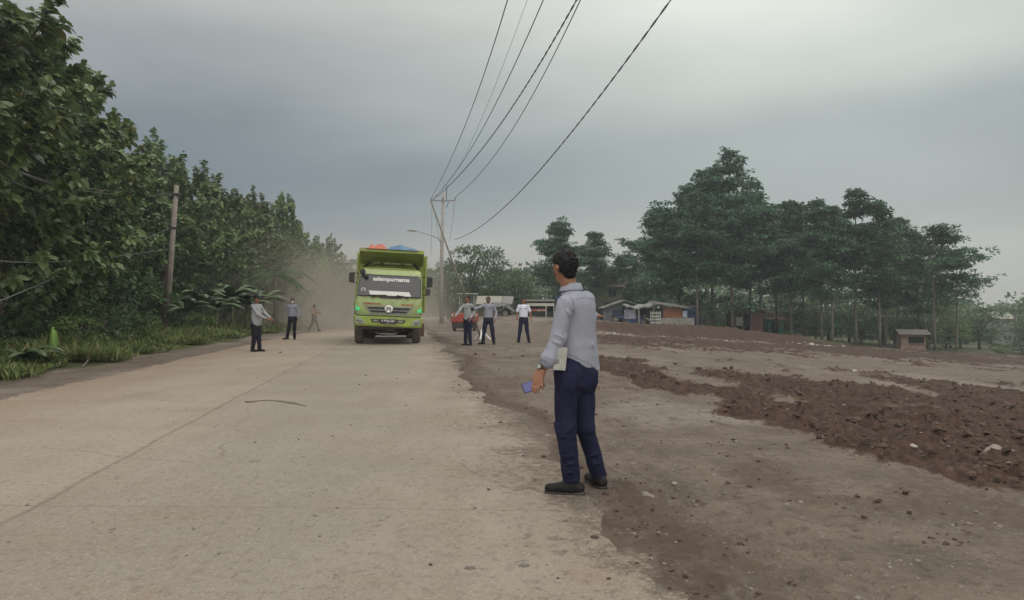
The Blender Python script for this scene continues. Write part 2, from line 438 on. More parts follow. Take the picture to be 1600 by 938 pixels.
# fan mesh, fine in front of the camera
th = np.concatenate([np.radians(np.linspace(-180, -44, 40)[:-1]), np.radians(np.linspace(-44, 44, 520)), np.radians(np.linspace(44, 180, 40)[1:-1])])
rr = [1.2]
while rr[-1] < 130: rr.append(rr[-1] * 1.0125)
while rr[-1] < 2500: rr.append(rr[-1] * 1.12)
rr = np.array(rr); NT, NR = len(th), len(rr)
X = rr[:, None] * np.sin(th)[None]; Y = rr[:, None] * np.cos(th)[None]
dz, Rm, Gm, Bm, Pm = ground_detail(X, Y)
far = 1 - sm(110, 160, rr)[:, None]
Z = hgt(X, Y) + dz * far
Z = np.where(rr[:, None] > 150, Z + sm(150, 900, rr)[:, None] * 4.5, Z)
V = np.stack([X, Y, Z], -1).reshape(-1, 3)
i, j = np.meshgrid(np.arange(NR - 1), np.arange(NT), indexing='ij'); j2 = (j + 1) % NT
F = np.stack([i * NT + j, i * NT + j2, (i + 1) * NT + j2, (i + 1) * NT + j], -1).reshape(-1, 4)[:, ::-1]
V = np.vstack([V, [[0, 0, hz(0, 0) - .05]]]); c = len(V) - 1
Fl = F.tolist() + [(k, (k + 1) % NT, c) for k in range(NT)]
b = NB('earth')
at_ = b.n('ShaderNodeAttribute', attribute_name='soil'); sp = b.n('ShaderNodeSeparateColor'); b.l(at_.outputs['Color'], sp.inputs[0])
pl = b.n('ShaderNodeAttribute', attribute_name='pale')
fine = b.noise(9, 8, .65); mid = b.noise(1.3, 6, .6); grit = b.noise(38, 4, .7); big = b.noise(.28, 4, .5)
grey = b.mix(b.step(mid, .3, .7), (.102, .079, .062), (.165, .132, .106))
grey = b.mix(b.math('MULTIPLY', pl.outputs['Fac'], .55), grey, (.225, .198, .172))
grey = b.mix(b.math('MULTIPLY', b.step(fine, .48, .68), .55), grey, (.055, .040, .031))
grey = b.mix(b.math('MULTIPLY', b.step(grit, .57, .67), .5), grey, (.29, .255, .215)); grey = b.mix(b.math('MULTIPLY', b.step(b.noise(22, 5, .7), .55, .66), .5), grey, (.055, .040, .031))
red = b.mix(b.step(fine, .3, .7), (.024, .013, .0085), (.076, .042, .028)); red = b.mix(b.math('MULTIPLY', b.step(mid, .5, .75), .4), red, (.095, .068, .052))
damp = b.mix(b.step(fine, .3, .7), (.052, .036, .027), (.105, .075, .057))
grn = b.mix(b.step(fine, .3, .7), (.028, .040, .014), (.075, .072, .030))
def jit(v, k): return b.math('ADD', v, b.math('MULTIPLY', b.math('SUBTRACT', fine, .5), k))
lump = b.noise(3.2, 7, .7); damp = b.mix(b.math('MULTIPLY', b.step(lump, .50, .66), .65), damp, (.125, .100, .082)); grey = b.mix(b.math('MULTIPLY', b.step(lump, .52, .68), .45), grey, (.072, .053, .041))
col = b.mix(b.step(jit(sp.outputs[1], 1.6), .2, .8), grey, damp)
col = b.mix(b.step(jit(sp.outputs[0], 1.1), .3, .7), col, red)
col = b.mix(b.step(jit(sp.outputs[2], .8), .3, .7), col, grn)
b.bump(b.math('ADD', b.math('ADD', fine, b.math('MULTIPLY', grit, .4)), b.math('MULTIPLY', lump, 1.5)), .75, .035)
b.fin(col, .88, 0, .25); EARTH = b.m
g = npmesh('ground', V, Fl, EARTH, None, True); tag(g, kind='structure')
ca = g.data.color_attributes.new('soil', 'FLOAT_COLOR', 'POINT')
cols = np.ones((len(V), 4), np.float32); cols[:-1, 0] = Rm.ravel(); cols[:-1, 1] = Gm.ravel(); cols[:-1, 2] = Bm.ravel(); ca.data.foreach_set('color', cols.ravel())
pa = g.data.attributes.new('pale', 'FLOAT', 'POINT'); pv = np.zeros(len(V), np.float32); pv[:-1] = Pm.ravel(); pa.data.foreach_set('value', pv)

# ---- concrete road: a strip that follows the land; u across, v along
ys = np.concatenate([np.arange(-14, 40, .5), np.arange(40, 126, 1.5)]); us = np.linspace(-.02, 1.02, 27)
Yr = np.repeat(ys[:, None], len(us), 1); Xr = road_l(Yr) + (road_r(Yr) - road_l(Yr)) * us[None]
Zr = hgt(Xr, Yr) + .004
Vr = np.stack([Xr, Yr, Zr], -1).reshape(-1, 3); n = len(us)
Fr = [(a * n + k, a * n + k + 1, (a + 1) * n + k + 1, (a + 1) * n + k) for a in range(len(ys) - 1) for k in range(n - 1)]
b = NB('concrete')
uv = b.n('ShaderNodeAttribute', attribute_name='lane'); s2 = b.n('ShaderNodeSeparateXYZ'); b.l(uv.outputs['Vector'], s2.inputs[0])
U, Vv = s2.outputs[0], s2.outputs[1]
fine = b.noise(14, 8, .65); mid = b.noise(1.1, 6, .6); big = b.noise(.35, 5, .55); grit = b.noise(55, 3, .6)
streak = b.noise(1.0, 5, .6, stretch=(2.6, .16, 1))
col = b.mix(b.step(big, .32, .66), (.212, .185, .150), (.28, .244, .20))
col = b.mix(b.math('MULTIPLY', b.step(streak, .42, .66), .5), col, (.20, .17, .131))
col = b.mix(b.math('MULTIPLY', b.step(mid, .5, .72), .42), col, (.265, .21, .16))
# right lane near the joint is greyer, both edges carry dust
col = b.mix(b.math('MULTIPLY', b.math('SUBTRACT', 1.0, b.step(U, .474, .482)), .35), col, (.30, .255, .195))
lane = b.math('ADD', U, b.math('MULTIPLY', b.math('SUBTRACT', big, .5), .25))
gl = b.math('MULTIPLY', b.step(lane, .5, .62), b.math('SUBTRACT', 1.0, b.step(lane, .68, .9)))
col = b.mix(b.math('MULTIPLY', gl, .55), col, (.218, .196, .168))
le = b.math('SUBTRACT', 1.0, b.step(lane, .02, .30)); col = b.mix(b.math('MULTIPLY', le, .62), col, (.225, .158, .112))
re = b.step(b.math('ADD', lane, b.math('MULTIPLY', b.math('SUBTRACT', mid, .5), .3)), .86, 1.05); col = b.mix(b.math('MULTIPLY', re, .6), col, (.185, .15, .117))
edg = b.step(b.math('ADD', b.math('ADD', U, b.math('MULTIPLY', b.math('SUBTRACT', mid, .5), .30)), b.math('MULTIPLY', b.math('SUBTRACT', fine, .5), .42)), .93, 1.04); col = b.mix(b.math('MULTIPLY', edg, .85), col, (.085, .064, .050))
edl = b.step(b.math('ADD', b.math('SUBTRACT', 1.0, U), b.math('ADD', b.math('MULTIPLY', b.math('SUBTRACT', mid, .5), .12), b.math('MULTIPLY', b.math('SUBTRACT', fine, .5), .12))), .955, 1.01); col = b.mix(b.math('MULTIPLY', edl, .7), col, (.12, .08, .058))
blot = b.noise(.75, 7, .68); col = b.mix(b.math('MULTIPLY', b.step(blot, .50, .66), .50), col, (.215, .165, .125)); col = b.mix(b.math('MULTIPLY', b.step(blot, .48, .30), .35), col, (.315, .28, .228))
col = b.mix(b.math('MULTIPLY', b.step(fine, .50, .66), .38), col, (.115, .094, .077))
col = b.mix(b.math('MULTIPLY', b.step(grit, .54, .64), .50), col, (.34, .30, .25)); grit2 = b.noise(85, 3, .7); col = b.mix(b.math('MULTIPLY', b.step(grit2, .54, .64), .32), col, (.12, .095, .072)); spk = b.noise(26, 4, .7, stretch=(1, .6, 1)); col = b.mix(b.math('MULTIPLY', b.step(spk, .58, .66), .5), col, (.125, .10, .078))
pit = b.noise(5.5, 3, .55, stretch=(1, .55, 1)); col = b.mix(b.math('MULTIPLY', b.step(pit, .70, .76), .60), col, (.065, .051, .042))
# seam along the middle and cross joints every 6 m
wv = b.math('MULTIPLY', b.math('SUBTRACT', mid, .5), .016)
seam = b.math('ABSOLUTE', b.math('SUBTRACT', b.math('ADD', U, wv), .478))
ssm = b.math('SUBTRACT', 1.0, b.step(seam, .0012, .0048)); col = b.mix(b.math('MULTIPLY', ssm, b.math('ADD', .05, b.math('MULTIPLY', fine, .8))), col, (.115, .09, .072))
fr = b.math('ABSOLUTE', b.math('SUBTRACT', b.math('FRACT', b.math('DIVIDE', b.math('ADD', Vv, b.math('MULTIPLY', wv, 2.0)), 6.2)), .81))
cj = b.math('SUBTRACT', 1.0, b.step(fr, .0006, .0022)); col = b.mix(b.math('MULTIPLY', cj, .40), col, (.14, .115, .09))
# hairline cracks
vo = b.n('ShaderNodeTexVoronoi', feature='DISTANCE_TO_EDGE'); vo.inputs['Scale'].default_value = .23
wv2 = b.n('ShaderNodeMix', data_type='RGBA', blend_type='ADD'); wv2.inputs[0].default_value = .5; b.l(b.coord(), wv2.inputs[6])
nn = b.n('ShaderNodeTexNoise'); nn.inputs['Scale'].default_value = 1.2; nn.inputs['Detail'].default_value = 6; b.l(b.coord(), nn.inputs['Vector']); b.l(nn.outputs[1], wv2.inputs[7]); b.l(wv2.outputs[2], vo.inputs['Vector'])
ck = b.math('MULTIPLY', b.math('SUBTRACT', 1.0, b.step(vo.outputs[0], .001, .004)), b.step(big, .5, .6)); col = b.mix(b.math('MULTIPLY', ck, .5), col, (.12, .095, .075))
b.bump(b.math('SUBTRACT', b.math('ADD', fine, b.math('MULTIPLY', grit, .5)), b.math('ADD', ssm, cj)), .35, .012)
b.fin(col, .9, 0, .22)
road = npmesh('road', Vr, Fr, b.m, None, True); tag(road, kind='structure')
la = road.data.attributes.new('lane', 'FLOAT_VECTOR', 'POINT')
lv = np.stack([np.repeat(us[None], len(ys), 0), Yr, Yr * 0], -1).reshape(-1, 3).astype(np.float32); la.data.foreach_set('vector', lv.ravel())

# ---- loose bits on the ground
def stones(name, pts, sizes, mat, seed, flat=.6):
    r = np.random.default_rng(seed); Vs, Fs = [], []
    base = np.array([(1, 0, 0), (-.5, .87, 0), (-.5, -.87, 0), (.6, .2, .8), (-.4, .5, .75), (-.2, -.6, .8), (.3, .9, .3), (.4, -.8, .35), (-.9, -.1, .4)])
    tris = [(0, 6, 3), (6, 1, 4), (6, 4, 3), (1, 8, 4), (8, 5, 4), (8, 2, 5), (2, 7, 5), (7, 0, 3), (7, 3, 5), (3, 4, 5), (0, 1, 6), (1, 2, 8), (0, 2, 7)]
    for p, s in zip(pts, sizes):
        a = r.uniform(0, 6.28); Rm_ = np.array([[math.cos(a), -math.sin(a), 0], [math.sin(a), math.cos(a), 0], [0, 0, 1]])
        q = base * (r.uniform(.6, 1.3, (9, 1))) * s * np.array([1, r.uniform(.5, .9), flat * r.uniform(.6, 1.3)]); q[:, 2] -= s * .12
        o = len(Vs) * 9; Vs.append(q @ Rm_.T + p); Fs += [(x + o, y + o, z + o) for x, y, z in tris]
    return npmesh(name, np.concatenate(Vs), Fs, mat)
def gz(x, y):
    d = ground_detail(np.asarray(x, float), np.asarray(y, float))[0]; z = hgt(x, y)
    inr = (x > road_l(y)) & (x < road_r(y)); return np.where(inr, np.maximum(z + .004, z + d), z + d)
M_MUDS = plain('dried mud', (.13, .105, .082), .95, var=.3)
M_PEB = plain('pebble', (.20, .175, .15), .85, var=.4, scale=3)
M_CLOD = plain('mud crumb', (.074, .047, .034), .95, var=.4, scale=4)
M_RUB = plain('pale rubble', (.36, .33, .29), .85, var=.35, scale=3)
M_ROCK = plain('rock', (.235, .20, .175), .85, var=.35, scale=6, bump=.6, dirt=(.10, .055, .04, .7))
def scatter(n, y0, y1, x0, x1, p=1.7):
    y = y0 * (y1 / y0) ** rng.random(n); x = rng.uniform(x0, x1, n) * y; return x, y
x, y = scatter(8000, 2.2, 30, -.75, .75); er = x - road_r(y)
keep = (rng.random(len(x)) < np.where(er > -.3, .8, .22)) & (x > road_l(y)); x, y = x[keep], y[keep]
tag(stones('gravel', np.stack([x, y, gz(x, y)], 1), np.minimum(rng.lognormal(-5.2, .6, len(x)) * (1 + y / 14), .035), M_PEB, 3), kind='stuff')
x, y = scatter(14000, 2.4, 40, -.4, .75); er = x - road_r(y)
dzz, C_, G_, _, _ = ground_detail(x, y)
keep = rng.random(len(x)) < np.where(er < -.5, .018, np.clip((.02 + .5 * sm(.5, .75, vn(x * 1.1, y * .8, None, 15))) + G_ * .55 * (er > -.2) * (er < 2.2) + C_ * .9, 0, 1)); x, y = x[keep], y[keep]; C_ = C_[keep]
tag(stones('mud_clods', np.stack([x, y, gz(x, y)], 1), np.minimum(rng.lognormal(-5.1, .75, len(x)) * (1 + C_ * 1.6) * (1 + y / 14), np.where(C_ > .4, .07, .03)), M_CLOD, 4, .8), kind='stuff')
# pale rubble strung along the foot of the berm
pts = []; szs = []
for k in range(210):
    t = rng.uniform(-3, 26) if k < 120 else rng.normal(-1.0, 2.0) if k < 165 else rng.normal(22, 1.5)
    s = rng.normal(-.5, .25); px_ = FA[0] + FU[0] * t + FN[0] * s; py_ = FA[1] + FU[1] * t + FN[1] * s
    pts.append((px_, py_, float(gz(px_, py_)))); szs.append(rng.lognormal(-2.55, .5) * (1.0 if k >= 120 else .6))
tag(stones('rubble', np.array(pts), szs, M_RUB, 5, .7), kind='stuff')
def rock(label, px, py, s, mat, seed, group=None):
    p = hit(px, py); r = np.random.default_rng(seed); m = MB()
    rings = []
    for a, (z, k) in enumerate([(-.25, 1.0), (.1, 1.05), (.32, .8), (.48, .35)]):
        rings.append([(s * k * math.cos(t) * (1 + .35 * (vn(math.cos(t) * 2 + a * .4, math.sin(t) * 2, None, seed) - .5)), s * .7 * k * math.sin(t) * (1 + .4 * (vn(math.cos(t) * 2, math.sin(t) * 2 + a * .5, None, seed + 3) - .5)), s * z * (1 + .3 * math.sin(t + seed))) for t in np.linspace(0, 6.283, 11)[:-1]])
    m.loft(rings); o = m.build('rock', mat, None, False, .02); o.location = (p.x, p.y, float(gz(p.x, p.y))); o.rotation_euler = (0, 0, seed)
    return tag(o, label, 'rock', group)
rock('largest pale angular rock lying on the churned red soil near the right edge', 1558, 716, .20, M_ROCK, 1)
rock('small whitish stone on the red soil left of the large rock', 1427, 712, .045, M_RUB, 2)
rock('small white stone at the front edge of the churned soil', 1258, 660, .05, M_RUB, 3)
rock('whitish stone on the far side of the red soil band', 1335, 582, .09, M_RUB, 5)
rock('flat grey stone on the bare dirt to the right of the standing officer', 1012, 784, .045, M_ROCK, 6)
# dried mud lump lying across the lane by the seam
m = MB(); P = []
for k in range(13):
    t = k / 12; h0 = hit(384 + 94 * t, 630 + 4 * math.sin(t * 3.1) * -1 + 6 * t * t); P.append((h0.x, h0.y, hz(h0.x, h0.y) + .008))
m.tube(P, [.012 + .04 * vn(k * .9, 0, None, 4) + (.02 if k < 3 else 0) for k in range(13)], 6)
o = m.build('mud_streak', M_MUDS, None, True); o.scale = (1, 1, 1)
for vtx in o.data.vertices:
    zz = hz(vtx.co.x, vtx.co.y); vtx.co.z = zz + .002 + max(-.01, (vtx.co.z - zz) * .30)
tag(o, 'long dark dried mud streak across the lane beside the concrete seam', 'mud')
# ================================================================== vegetation
def leafcloud(P, D, N, L, Wd, droop=.25, fold=.18, hi=False):
    """leaf blades: base P, direction D, upper side N (n,3), length L, width Wd (n,)"""
    P, D, N = (np.asarray(a, float) for a in (P, D, N)); L = np.broadcast_to(L, len(P))[:, None]; Wd = np.broadcast_to(Wd, len(P))[:, None]
    D = D / np.linalg.norm(D, axis=1, keepdims=True); S = np.cross(D, N); S /= np.maximum(np.linalg.norm(S, axis=1, keepdims=True), 1e-6); N = np.cross(S, D)
    up = np.array([0, 0, 1.0]); n = len(P)
    def pt(t, side, dr): return P + D * L * t + S * Wd * side * .5 - N * Wd * fold * abs(0 if side else 1) - up * L * droop * dr
    if hi:
        R_ = [pt(0, 0, 0), pt(.28, -.85, .05), pt(.28, 0, .05), pt(.28, .85, .05), pt(.66, -.9, .4), pt(.66, 0, .4), pt(.66, .9, .4), pt(1, 0, 1)]
        Fq = [(0, 2, 1), (0, 3, 2), (1, 2, 5, 4), (2, 3, 6, 5), (4, 5, 7), (5, 6, 7)]
    else:
        R_ = [pt(0, 0, 0), pt(.45, -1, .25), pt(.5, 0, .25), pt(.45, 1, .25), pt(1, 0, 1)]
        Fq = [(0, 2, 1), (0, 3, 2), (1, 2, 4), (2, 3, 4)]
    k = len(R_); V = np.stack(R_, 1).reshape(-1, 3)
    F = []
    for f in Fq: F += (np.arange(n)[:, None] * k + np.array(f)[None]).tolist()
    return V, F
def unit(v): return v / np.maximum(np.linalg.norm(v, axis=-1, keepdims=True), 1e-9)
def mesh_only(name, V, F, mat):
    me = bpy.data.meshes.new(name); me.from_pydata(np.asarray(V).tolist(), [], F); me.materials.append(mat); me.update(); return me
def tube_mesh(name, tubes, mat, n=7):
    m = MB()
    for P, r in tubes: m.tube(P, r, n)
    me = bpy.data.meshes.new(name); me.from_pydata(m.v, [], m.f); me.materials.append(mat); me.polygons.foreach_set('use_smooth', [True] * len(me.polygons)); me.update(); return me
M_TEAK = leafmat('broad leaf', (.046, .086, .034), (.175, .25, .098), (.22, .24, .085), .45, .25, .45)
M_SENG = leafmat('feathery leaf', (.024, .064, .038), (.082, .155, .082), None, .6, .3, .2)
M_BUSH = leafmat('bush leaf', (.030, .062, .026), (.09, .14, .055), None, .6, .3, .25)
M_PALE = leafmat('pale bush leaf', (.055, .095, .030), (.125, .17, .055), None, .6, .3, .25)
M_BAN = leafmat('banana leaf', (.055, .10, .042), (.135, .19, .085), (.26, .22, .11), .4, .3, .5)
M_GRASS = leafmat('grass blade', (.055, .092, .028), (.165, .185, .068), (.30, .25, .14), .6, .3, .2)
M_BARK = plain('bark', (.105, .085, .066), .9, var=.4, scale=6, bump=.5)
M_PBARK = plain('pale bark', (.13, .112, .092), .9, var=.35, scale=3, bump=.4)

def teak_meshes(seed, H=9.5):
    r = np.random.default_rng(seed); tubes = []; P, D, N, L = [], [], [], []
    lean = r.normal(0, .25, 2)
    def trunk(t): return np.array([lean[0] * t * t + .12 * math.sin(t * 5 + seed), lean[1] * t * t, H * t])
    tubes.append(([trunk(t) for t in np.linspace(0, 1, 9)], [.15 * (1 - .85 * t) for t in np.linspace(0, 1, 9)]))
    def dress(pts, dens, size):
        pts = np.array(pts); seg = np.linalg.norm(np.diff(pts, axis=0), axis=1); tot = seg.sum(); n = int(tot * dens)
        for k in range(n):
            t = (k + r.random()) / n; t = .18 + .82 * t
            s = t * (len(pts) - 1); i = min(int(s), len(pts) - 2); f = s - i
            q = pts[i] * (1 - f) + pts[i + 1] * f; ax = unit(pts[i + 1] - pts[i])
            a = r.uniform(0, 6.283); side = unit(np.cross(ax, [.3, .2, 1])); oth = np.cross(ax, side)
            out = side * math.cos(a) + oth * math.sin(a)
            d = unit(out * 1.0 + ax * r.uniform(.1, .7) + np.array([0, 0, r.uniform(-.35, .35)]))
            P.append(q + r.normal(0, .03, 3)); D.append(d); N.append(unit(np.array([0, 0, 1.0]) + r.normal(0, .45, 3) + out * .4)); L.append(size * r.uniform(.5, 1.4))
    nb = 46
    for k in range(nb):
        t = .06 + .90 * (k / nb) ** .9; a = k * 2.4 + r.normal(0, .35)
        prof = math.sin(math.pi * min(1, (t * .85 + .22))) ** .7
        ln = (2.3 * prof + .35) * r.uniform(.5, 1.25); up = r.uniform(.25, .75)
        p0 = trunk(t); dh = np.array([math.cos(a), math.sin(a), 0])
        pts = [p0 + dh * ln * s + np.array([0, 0, ln * up * s ** 1.4]) for s in np.linspace(0, 1, 5)]
        tubes.append((pts, [.045, .035, .026, .018, .01])); dress(pts, 60, .235)
        if ln > 1.0:
            for q in range(2):
                b0 = pts[2 + q]; a2 = a + r.choice([-1, 1]) * r.uniform(.5, 1.1); d2 = np.array([math.cos(a2), math.sin(a2), r.uniform(.3, 1.2)]); l2 = r.uniform(.5, 1.1)
                pp = [b0 + d2 * l2 * s for s in (0, .35, .7, 1)]; tubes.append((pp, [.02, .016, .012, .008])); dress(pp, 64, .225)
    for k in range(13):          # upright leafy shoots that break the outline
        a = r.uniform(0, 6.283); rad = r.uniform(0, 1.7); p0 = trunk(.93 - rad * .12) + np.array([math.cos(a) * rad, math.sin(a) * rad, -.1])
        hh = r.uniform(.7, 1.7); pp = [p0 + np.array([r.normal(0, .05), r.normal(0, .05), hh * s]) for s in (0, .3, .65, 1)]
        tubes.append((pp, [.022, .018, .013, .008])); dress(pp, 66, .21)
    V, F = leafcloud(P, D, N, np.array(L), np.array(L) * .62, .30, .12, True)
    return tube_mesh('trunk', tubes, M_BARK), mesh_only('crown', V, F, M_TEAK)
TEAK = [teak_meshes(s) for s in (11, 12, 13, 14)]
def put_tree(name, meshes, label, loc, rz, sc, group):
    root = thing(name, label, 'tree', loc, rz, group); root.scale = sc if isinstance(sc, tuple) else (sc,) * 3
    link('trunk', meshes[0], root); link('crown', meshes[1], root); return root
front = [(13.5, 5.6, 1.08), (16.5, 5.2, 1.05), (19.8, 5.0, 1.02), (23.2, 5.8, .96), (26.6, 7.0, .98), (30.2, 8.2, 1.06), (34.2, 9.0, 1.08), (38.4, 7.0, 1.0), (43, 6.0, .97), (48, 5.4, .92), (53.5, 4.9, .95), (60, 4.6, .88), (67, 4.4, .88), (75, 4.0, .82), (84, 3.6, .74)]
words = ['at the extreme left edge, nearest the camera', 'whose crown runs off the top of the picture at left', 'overhanging the nearest roadside grass', 'behind the lone bright upright leaf', 'just left of the leaning wooden utility pole', 'directly behind the leaning wooden utility pole', 'first to the right of the leaning utility pole', 'rising behind the clump of banana plants', 'above the right end of the banana plants', 'behind the officer in the peaked cap', 'where the far thin utility pole stands', 'behind the walking officer with the mask', 'above the dust hiding the far walker', 'second from the dusty far end of the row', 'last and smallest at the dusty far end of the row']
for k, ((y, off, s), w) in enumerate(zip(front, words)):
    x = float(road_l(y)) - off; 
    put_tree('broadleaf_tree', TEAK[k % 4], 'large leaved roadside tree ' + w, (x, y, hz(x, y) + .05), k * 1.7, (s * 1.15, s * 1.15, s * (1.04 if k < 5 else .98 if k < 10 else 1.18) * (1 + .10 * math.sin(k * 2.3 + 1))), 'large leaved trees along the left roadside')
for k in range(11):
    y = 17 + k * 5.6; x = float(road_l(y)) - 12.0 - (k % 3) * .8; s = 1.3 + .1 * math.sin(k * 1.3)
    put_tree('broadleaf_tree', TEAK[(k + 2) % 4], 'large leaved tree in the dark second row behind the roadside trees', (x, y, hz(x, y)), k * 2.1, s, 'second row of large leaved trees')

# ---- feathery tiered trees on the right
def tier_meshes(seed, H, clear, spread, tiers, dens=1.0, one_side=0):
    r = np.random.default_rng(seed); tubes = []; P, D, N, L = [], [], [], []
    lean = r.normal(0, .35, 2)
    def trunk(t): return np.array([lean[0] * t * t + .15 * math.sin(t * 4 + seed), lean[1] * t * t, H * t])
    tubes.append(([trunk(t) for t in np.linspace(0, .99, 9)], [H * (.0105 * (1 - .86 * t)) + .015 for t in np.linspace(0, 1, 9)]))
    for k in range(tiers):
        t = clear + (1 - clear) * (k + r.random() * 1.1) / tiers; t = min(t, .985) - (r.random() < .12) * r.uniform(.05, .2); f = max(.02, (t - clear) / (1 - clear))
        nb = 2 if f < .3 else 4 if f < .85 else 3
        for q in range(nb):
            a = r.uniform(0, 6.283)
            if one_side: a = r.normal(0, .7) if r.random() < .8 else a
            ln = spread * (1.18 - 1.05 * f ** (1.0 if H > 18 else 1.6)) * r.uniform(.55, 1.3) * (.6 + .4 * min(1, f * 5))
            dh = np.array([math.cos(a), math.sin(a), 0]); p0 = trunk(min(t, .97))
            pts = [p0 + dh * ln * s + np.array([0, 0, ln * (.34 * s - .10 * s * s)]) for s in np.linspace(0, 1, 5)]
            tubes.append((pts, [H * .0042, H * .0034, H * .0026, H * .0018, .012]))
            npad = max(3, int(ln * 2.4))
            for z in range(npad):
                s = .2 + .9 * (z + r.random()) / npad; c = p0 + dh * ln * s + np.array([0, 0, ln * (.34 * s - .10 * s * s) + .15])
                c = c + np.array([-dh[1], dh[0], 0]) * r.normal(0, ln * .2) + np.array([0, 0, r.normal(0, .25)]); pr = r.uniform(.5, 1.1) * (spread / 3.4) ** .5 * (1.25 - .75 * min(s, 1)) * (1.0 - (.62 if H > 18 else .10) * f)
                m = int((34 + 74 * f) * dens * pr ** 1.5)
                ang = r.uniform(0, 6.283, m); rad = pr * np.sqrt(r.random(m)); zz = r.normal(0, .16 * pr, m) + .28 * pr * (1 - (rad / pr) ** 2) - .08
                P.append(c + np.stack([rad * np.cos(ang), rad * np.sin(ang), zz], 1)); dd = np.stack([np.cos(ang + r.normal(0, .9, m)), np.sin(ang + r.normal(0, .9, m)), r.normal(-.05, .4, m)], 1)
                D.append(dd); N.append(np.stack([r.normal(0, .6, m), r.normal(0, .6, m), np.ones(m)], 1)); L.append(r.uniform(.26, .52, m))
    P, D, N, L = (np.concatenate(a) for a in (P, D, N, L))
    V, F = leafcloud(P, D, N, L, L * .5, .18, .05)
    return tube_mesh('trunk', tubes, M_PBARK), mesh_only('crown', V, F, M_SENG)
TM = {'tall': tier_meshes(21, 20, .24, 5.2, 26, 1.15), 'mid': tier_meshes(22, 16, .30, 4.1, 17), 'mid2': tier_meshes(23, 16, .26, 4.2, 18), 'slim': tier_meshes(24, 15, .36, 3.4, 13, .9),
      'flat': tier_meshes(25, 14, .5, 4.2, 8, .8), 'thick': tier_meshes(26, 15, .18, 5.0, 20, 1.15), 'right': tier_meshes(27, 14, .42, 5.2, 8, .9, 1)}
TH = {'tall': 20, 'mid': 16, 'mid2': 16, 'slim': 15, 'flat': 14, 'thick': 15, 'right': 14}
seng = [  # px, base py, top py, kind, depth, rot, label
 (1032, 503, 326, 'thick', 78, .4, 'feathery tree at the left flank of the right grove, above the orange walled stall'),
 (1062, 503, 288, 'thick', 84, 2.2, 'feathery tree between the left flank and the tallest tree of the grove'),
 (1090, 505, 300, 'mid2', 74, 1.0, 'feathery tree with pale trunk standing beside the blue tarpaulin'),
 (1112, 505, 262, 'mid2', 80, 4.0, 'feathery tree just left of the tallest tree of the grove'),
 (1143, 508, 224, 'tall', 76, .2, 'tallest feathery tree in the grove, with a pointed layered top'),
 (1170, 507, 285, 'mid', 86, 3.0, 'feathery tree behind the gabled brick hut'),
 (1190, 508, 306, 'mid', 78, 5.1, 'feathery tree just right of the gabled brick hut'),
 (1213, 511, 322, 'slim', 84, 1.9, 'thin feathery tree in front of the turquoise wall'),
 (1237, 514, 314, 'mid2', 76, .9, 'feathery tree just right of the turquoise wall'),
 (1256, 515, 326, 'slim', 80, 2.9, 'slim pale feathery tree above the end of the red berm'),
 (1284, 530, 314, 'mid', 72, 4.4, 'left one of two close pale trunks beyond the red berm end'),
 (1299, 534, 322, 'mid2', 71, 2.0, 'right one of two close pale trunks beyond the red berm end'),
 (1338, 538, 300, 'mid', 72, .3, 'feathery tree with thick pale trunk at the middle of the right grove'),
 (1374, 545, 316, 'slim', 72, 1.4, 'thin leaning feathery tree left of the small brick kiosk'),
 (1383, 547, 342, 'mid', 76, 3.3, 'dark trunked feathery tree close to the left of the brick kiosk'),
 (1404, 546, 340, 'mid2', 79, 5.5, 'feathery tree directly behind the roof of the brick kiosk'),
 (1436, 545, 368, 'mid', 82, 4.9, 'low bushy feathery tree behind the right side of the brick kiosk'),
 (1459, 552, 352, 'right', 72, .1, 'feathery tree with open tiers reaching right, just right of the brick kiosk'),
 (1494, 553, 402, 'flat', 74, .6, 'thin far right feathery tree with only a few flat tiers'),
 (872, 500, 344, 'thick', 88, 3.6, 'dark layered tree behind the head of the standing officer'),
 (928, 500, 362, 'mid2', 92, .5, 'dark layered tree to the right of the standing officer head'),
 (968, 500, 398, 'thick', 95, 1.5, 'low dark layered tree above the green plank house')]
for k, (px, pb, pt, kind, Yd, rz, lab) in enumerate(seng):
    p = on(px, Yd); ztop = at(px, pt, Yd).z; s = (ztop - p.z) / TH[kind] * (1.0 if kind != 'tall' else 1.0)
    sw = max(s, .78) * .95
    put_tree('feathery_tree', TM[kind], lab, (p.x, p.y, p.z - .1), rz, (sw, sw, s), 'feathery trees of the right grove' if px > 1000 else 'dark layered trees behind the standing officer')

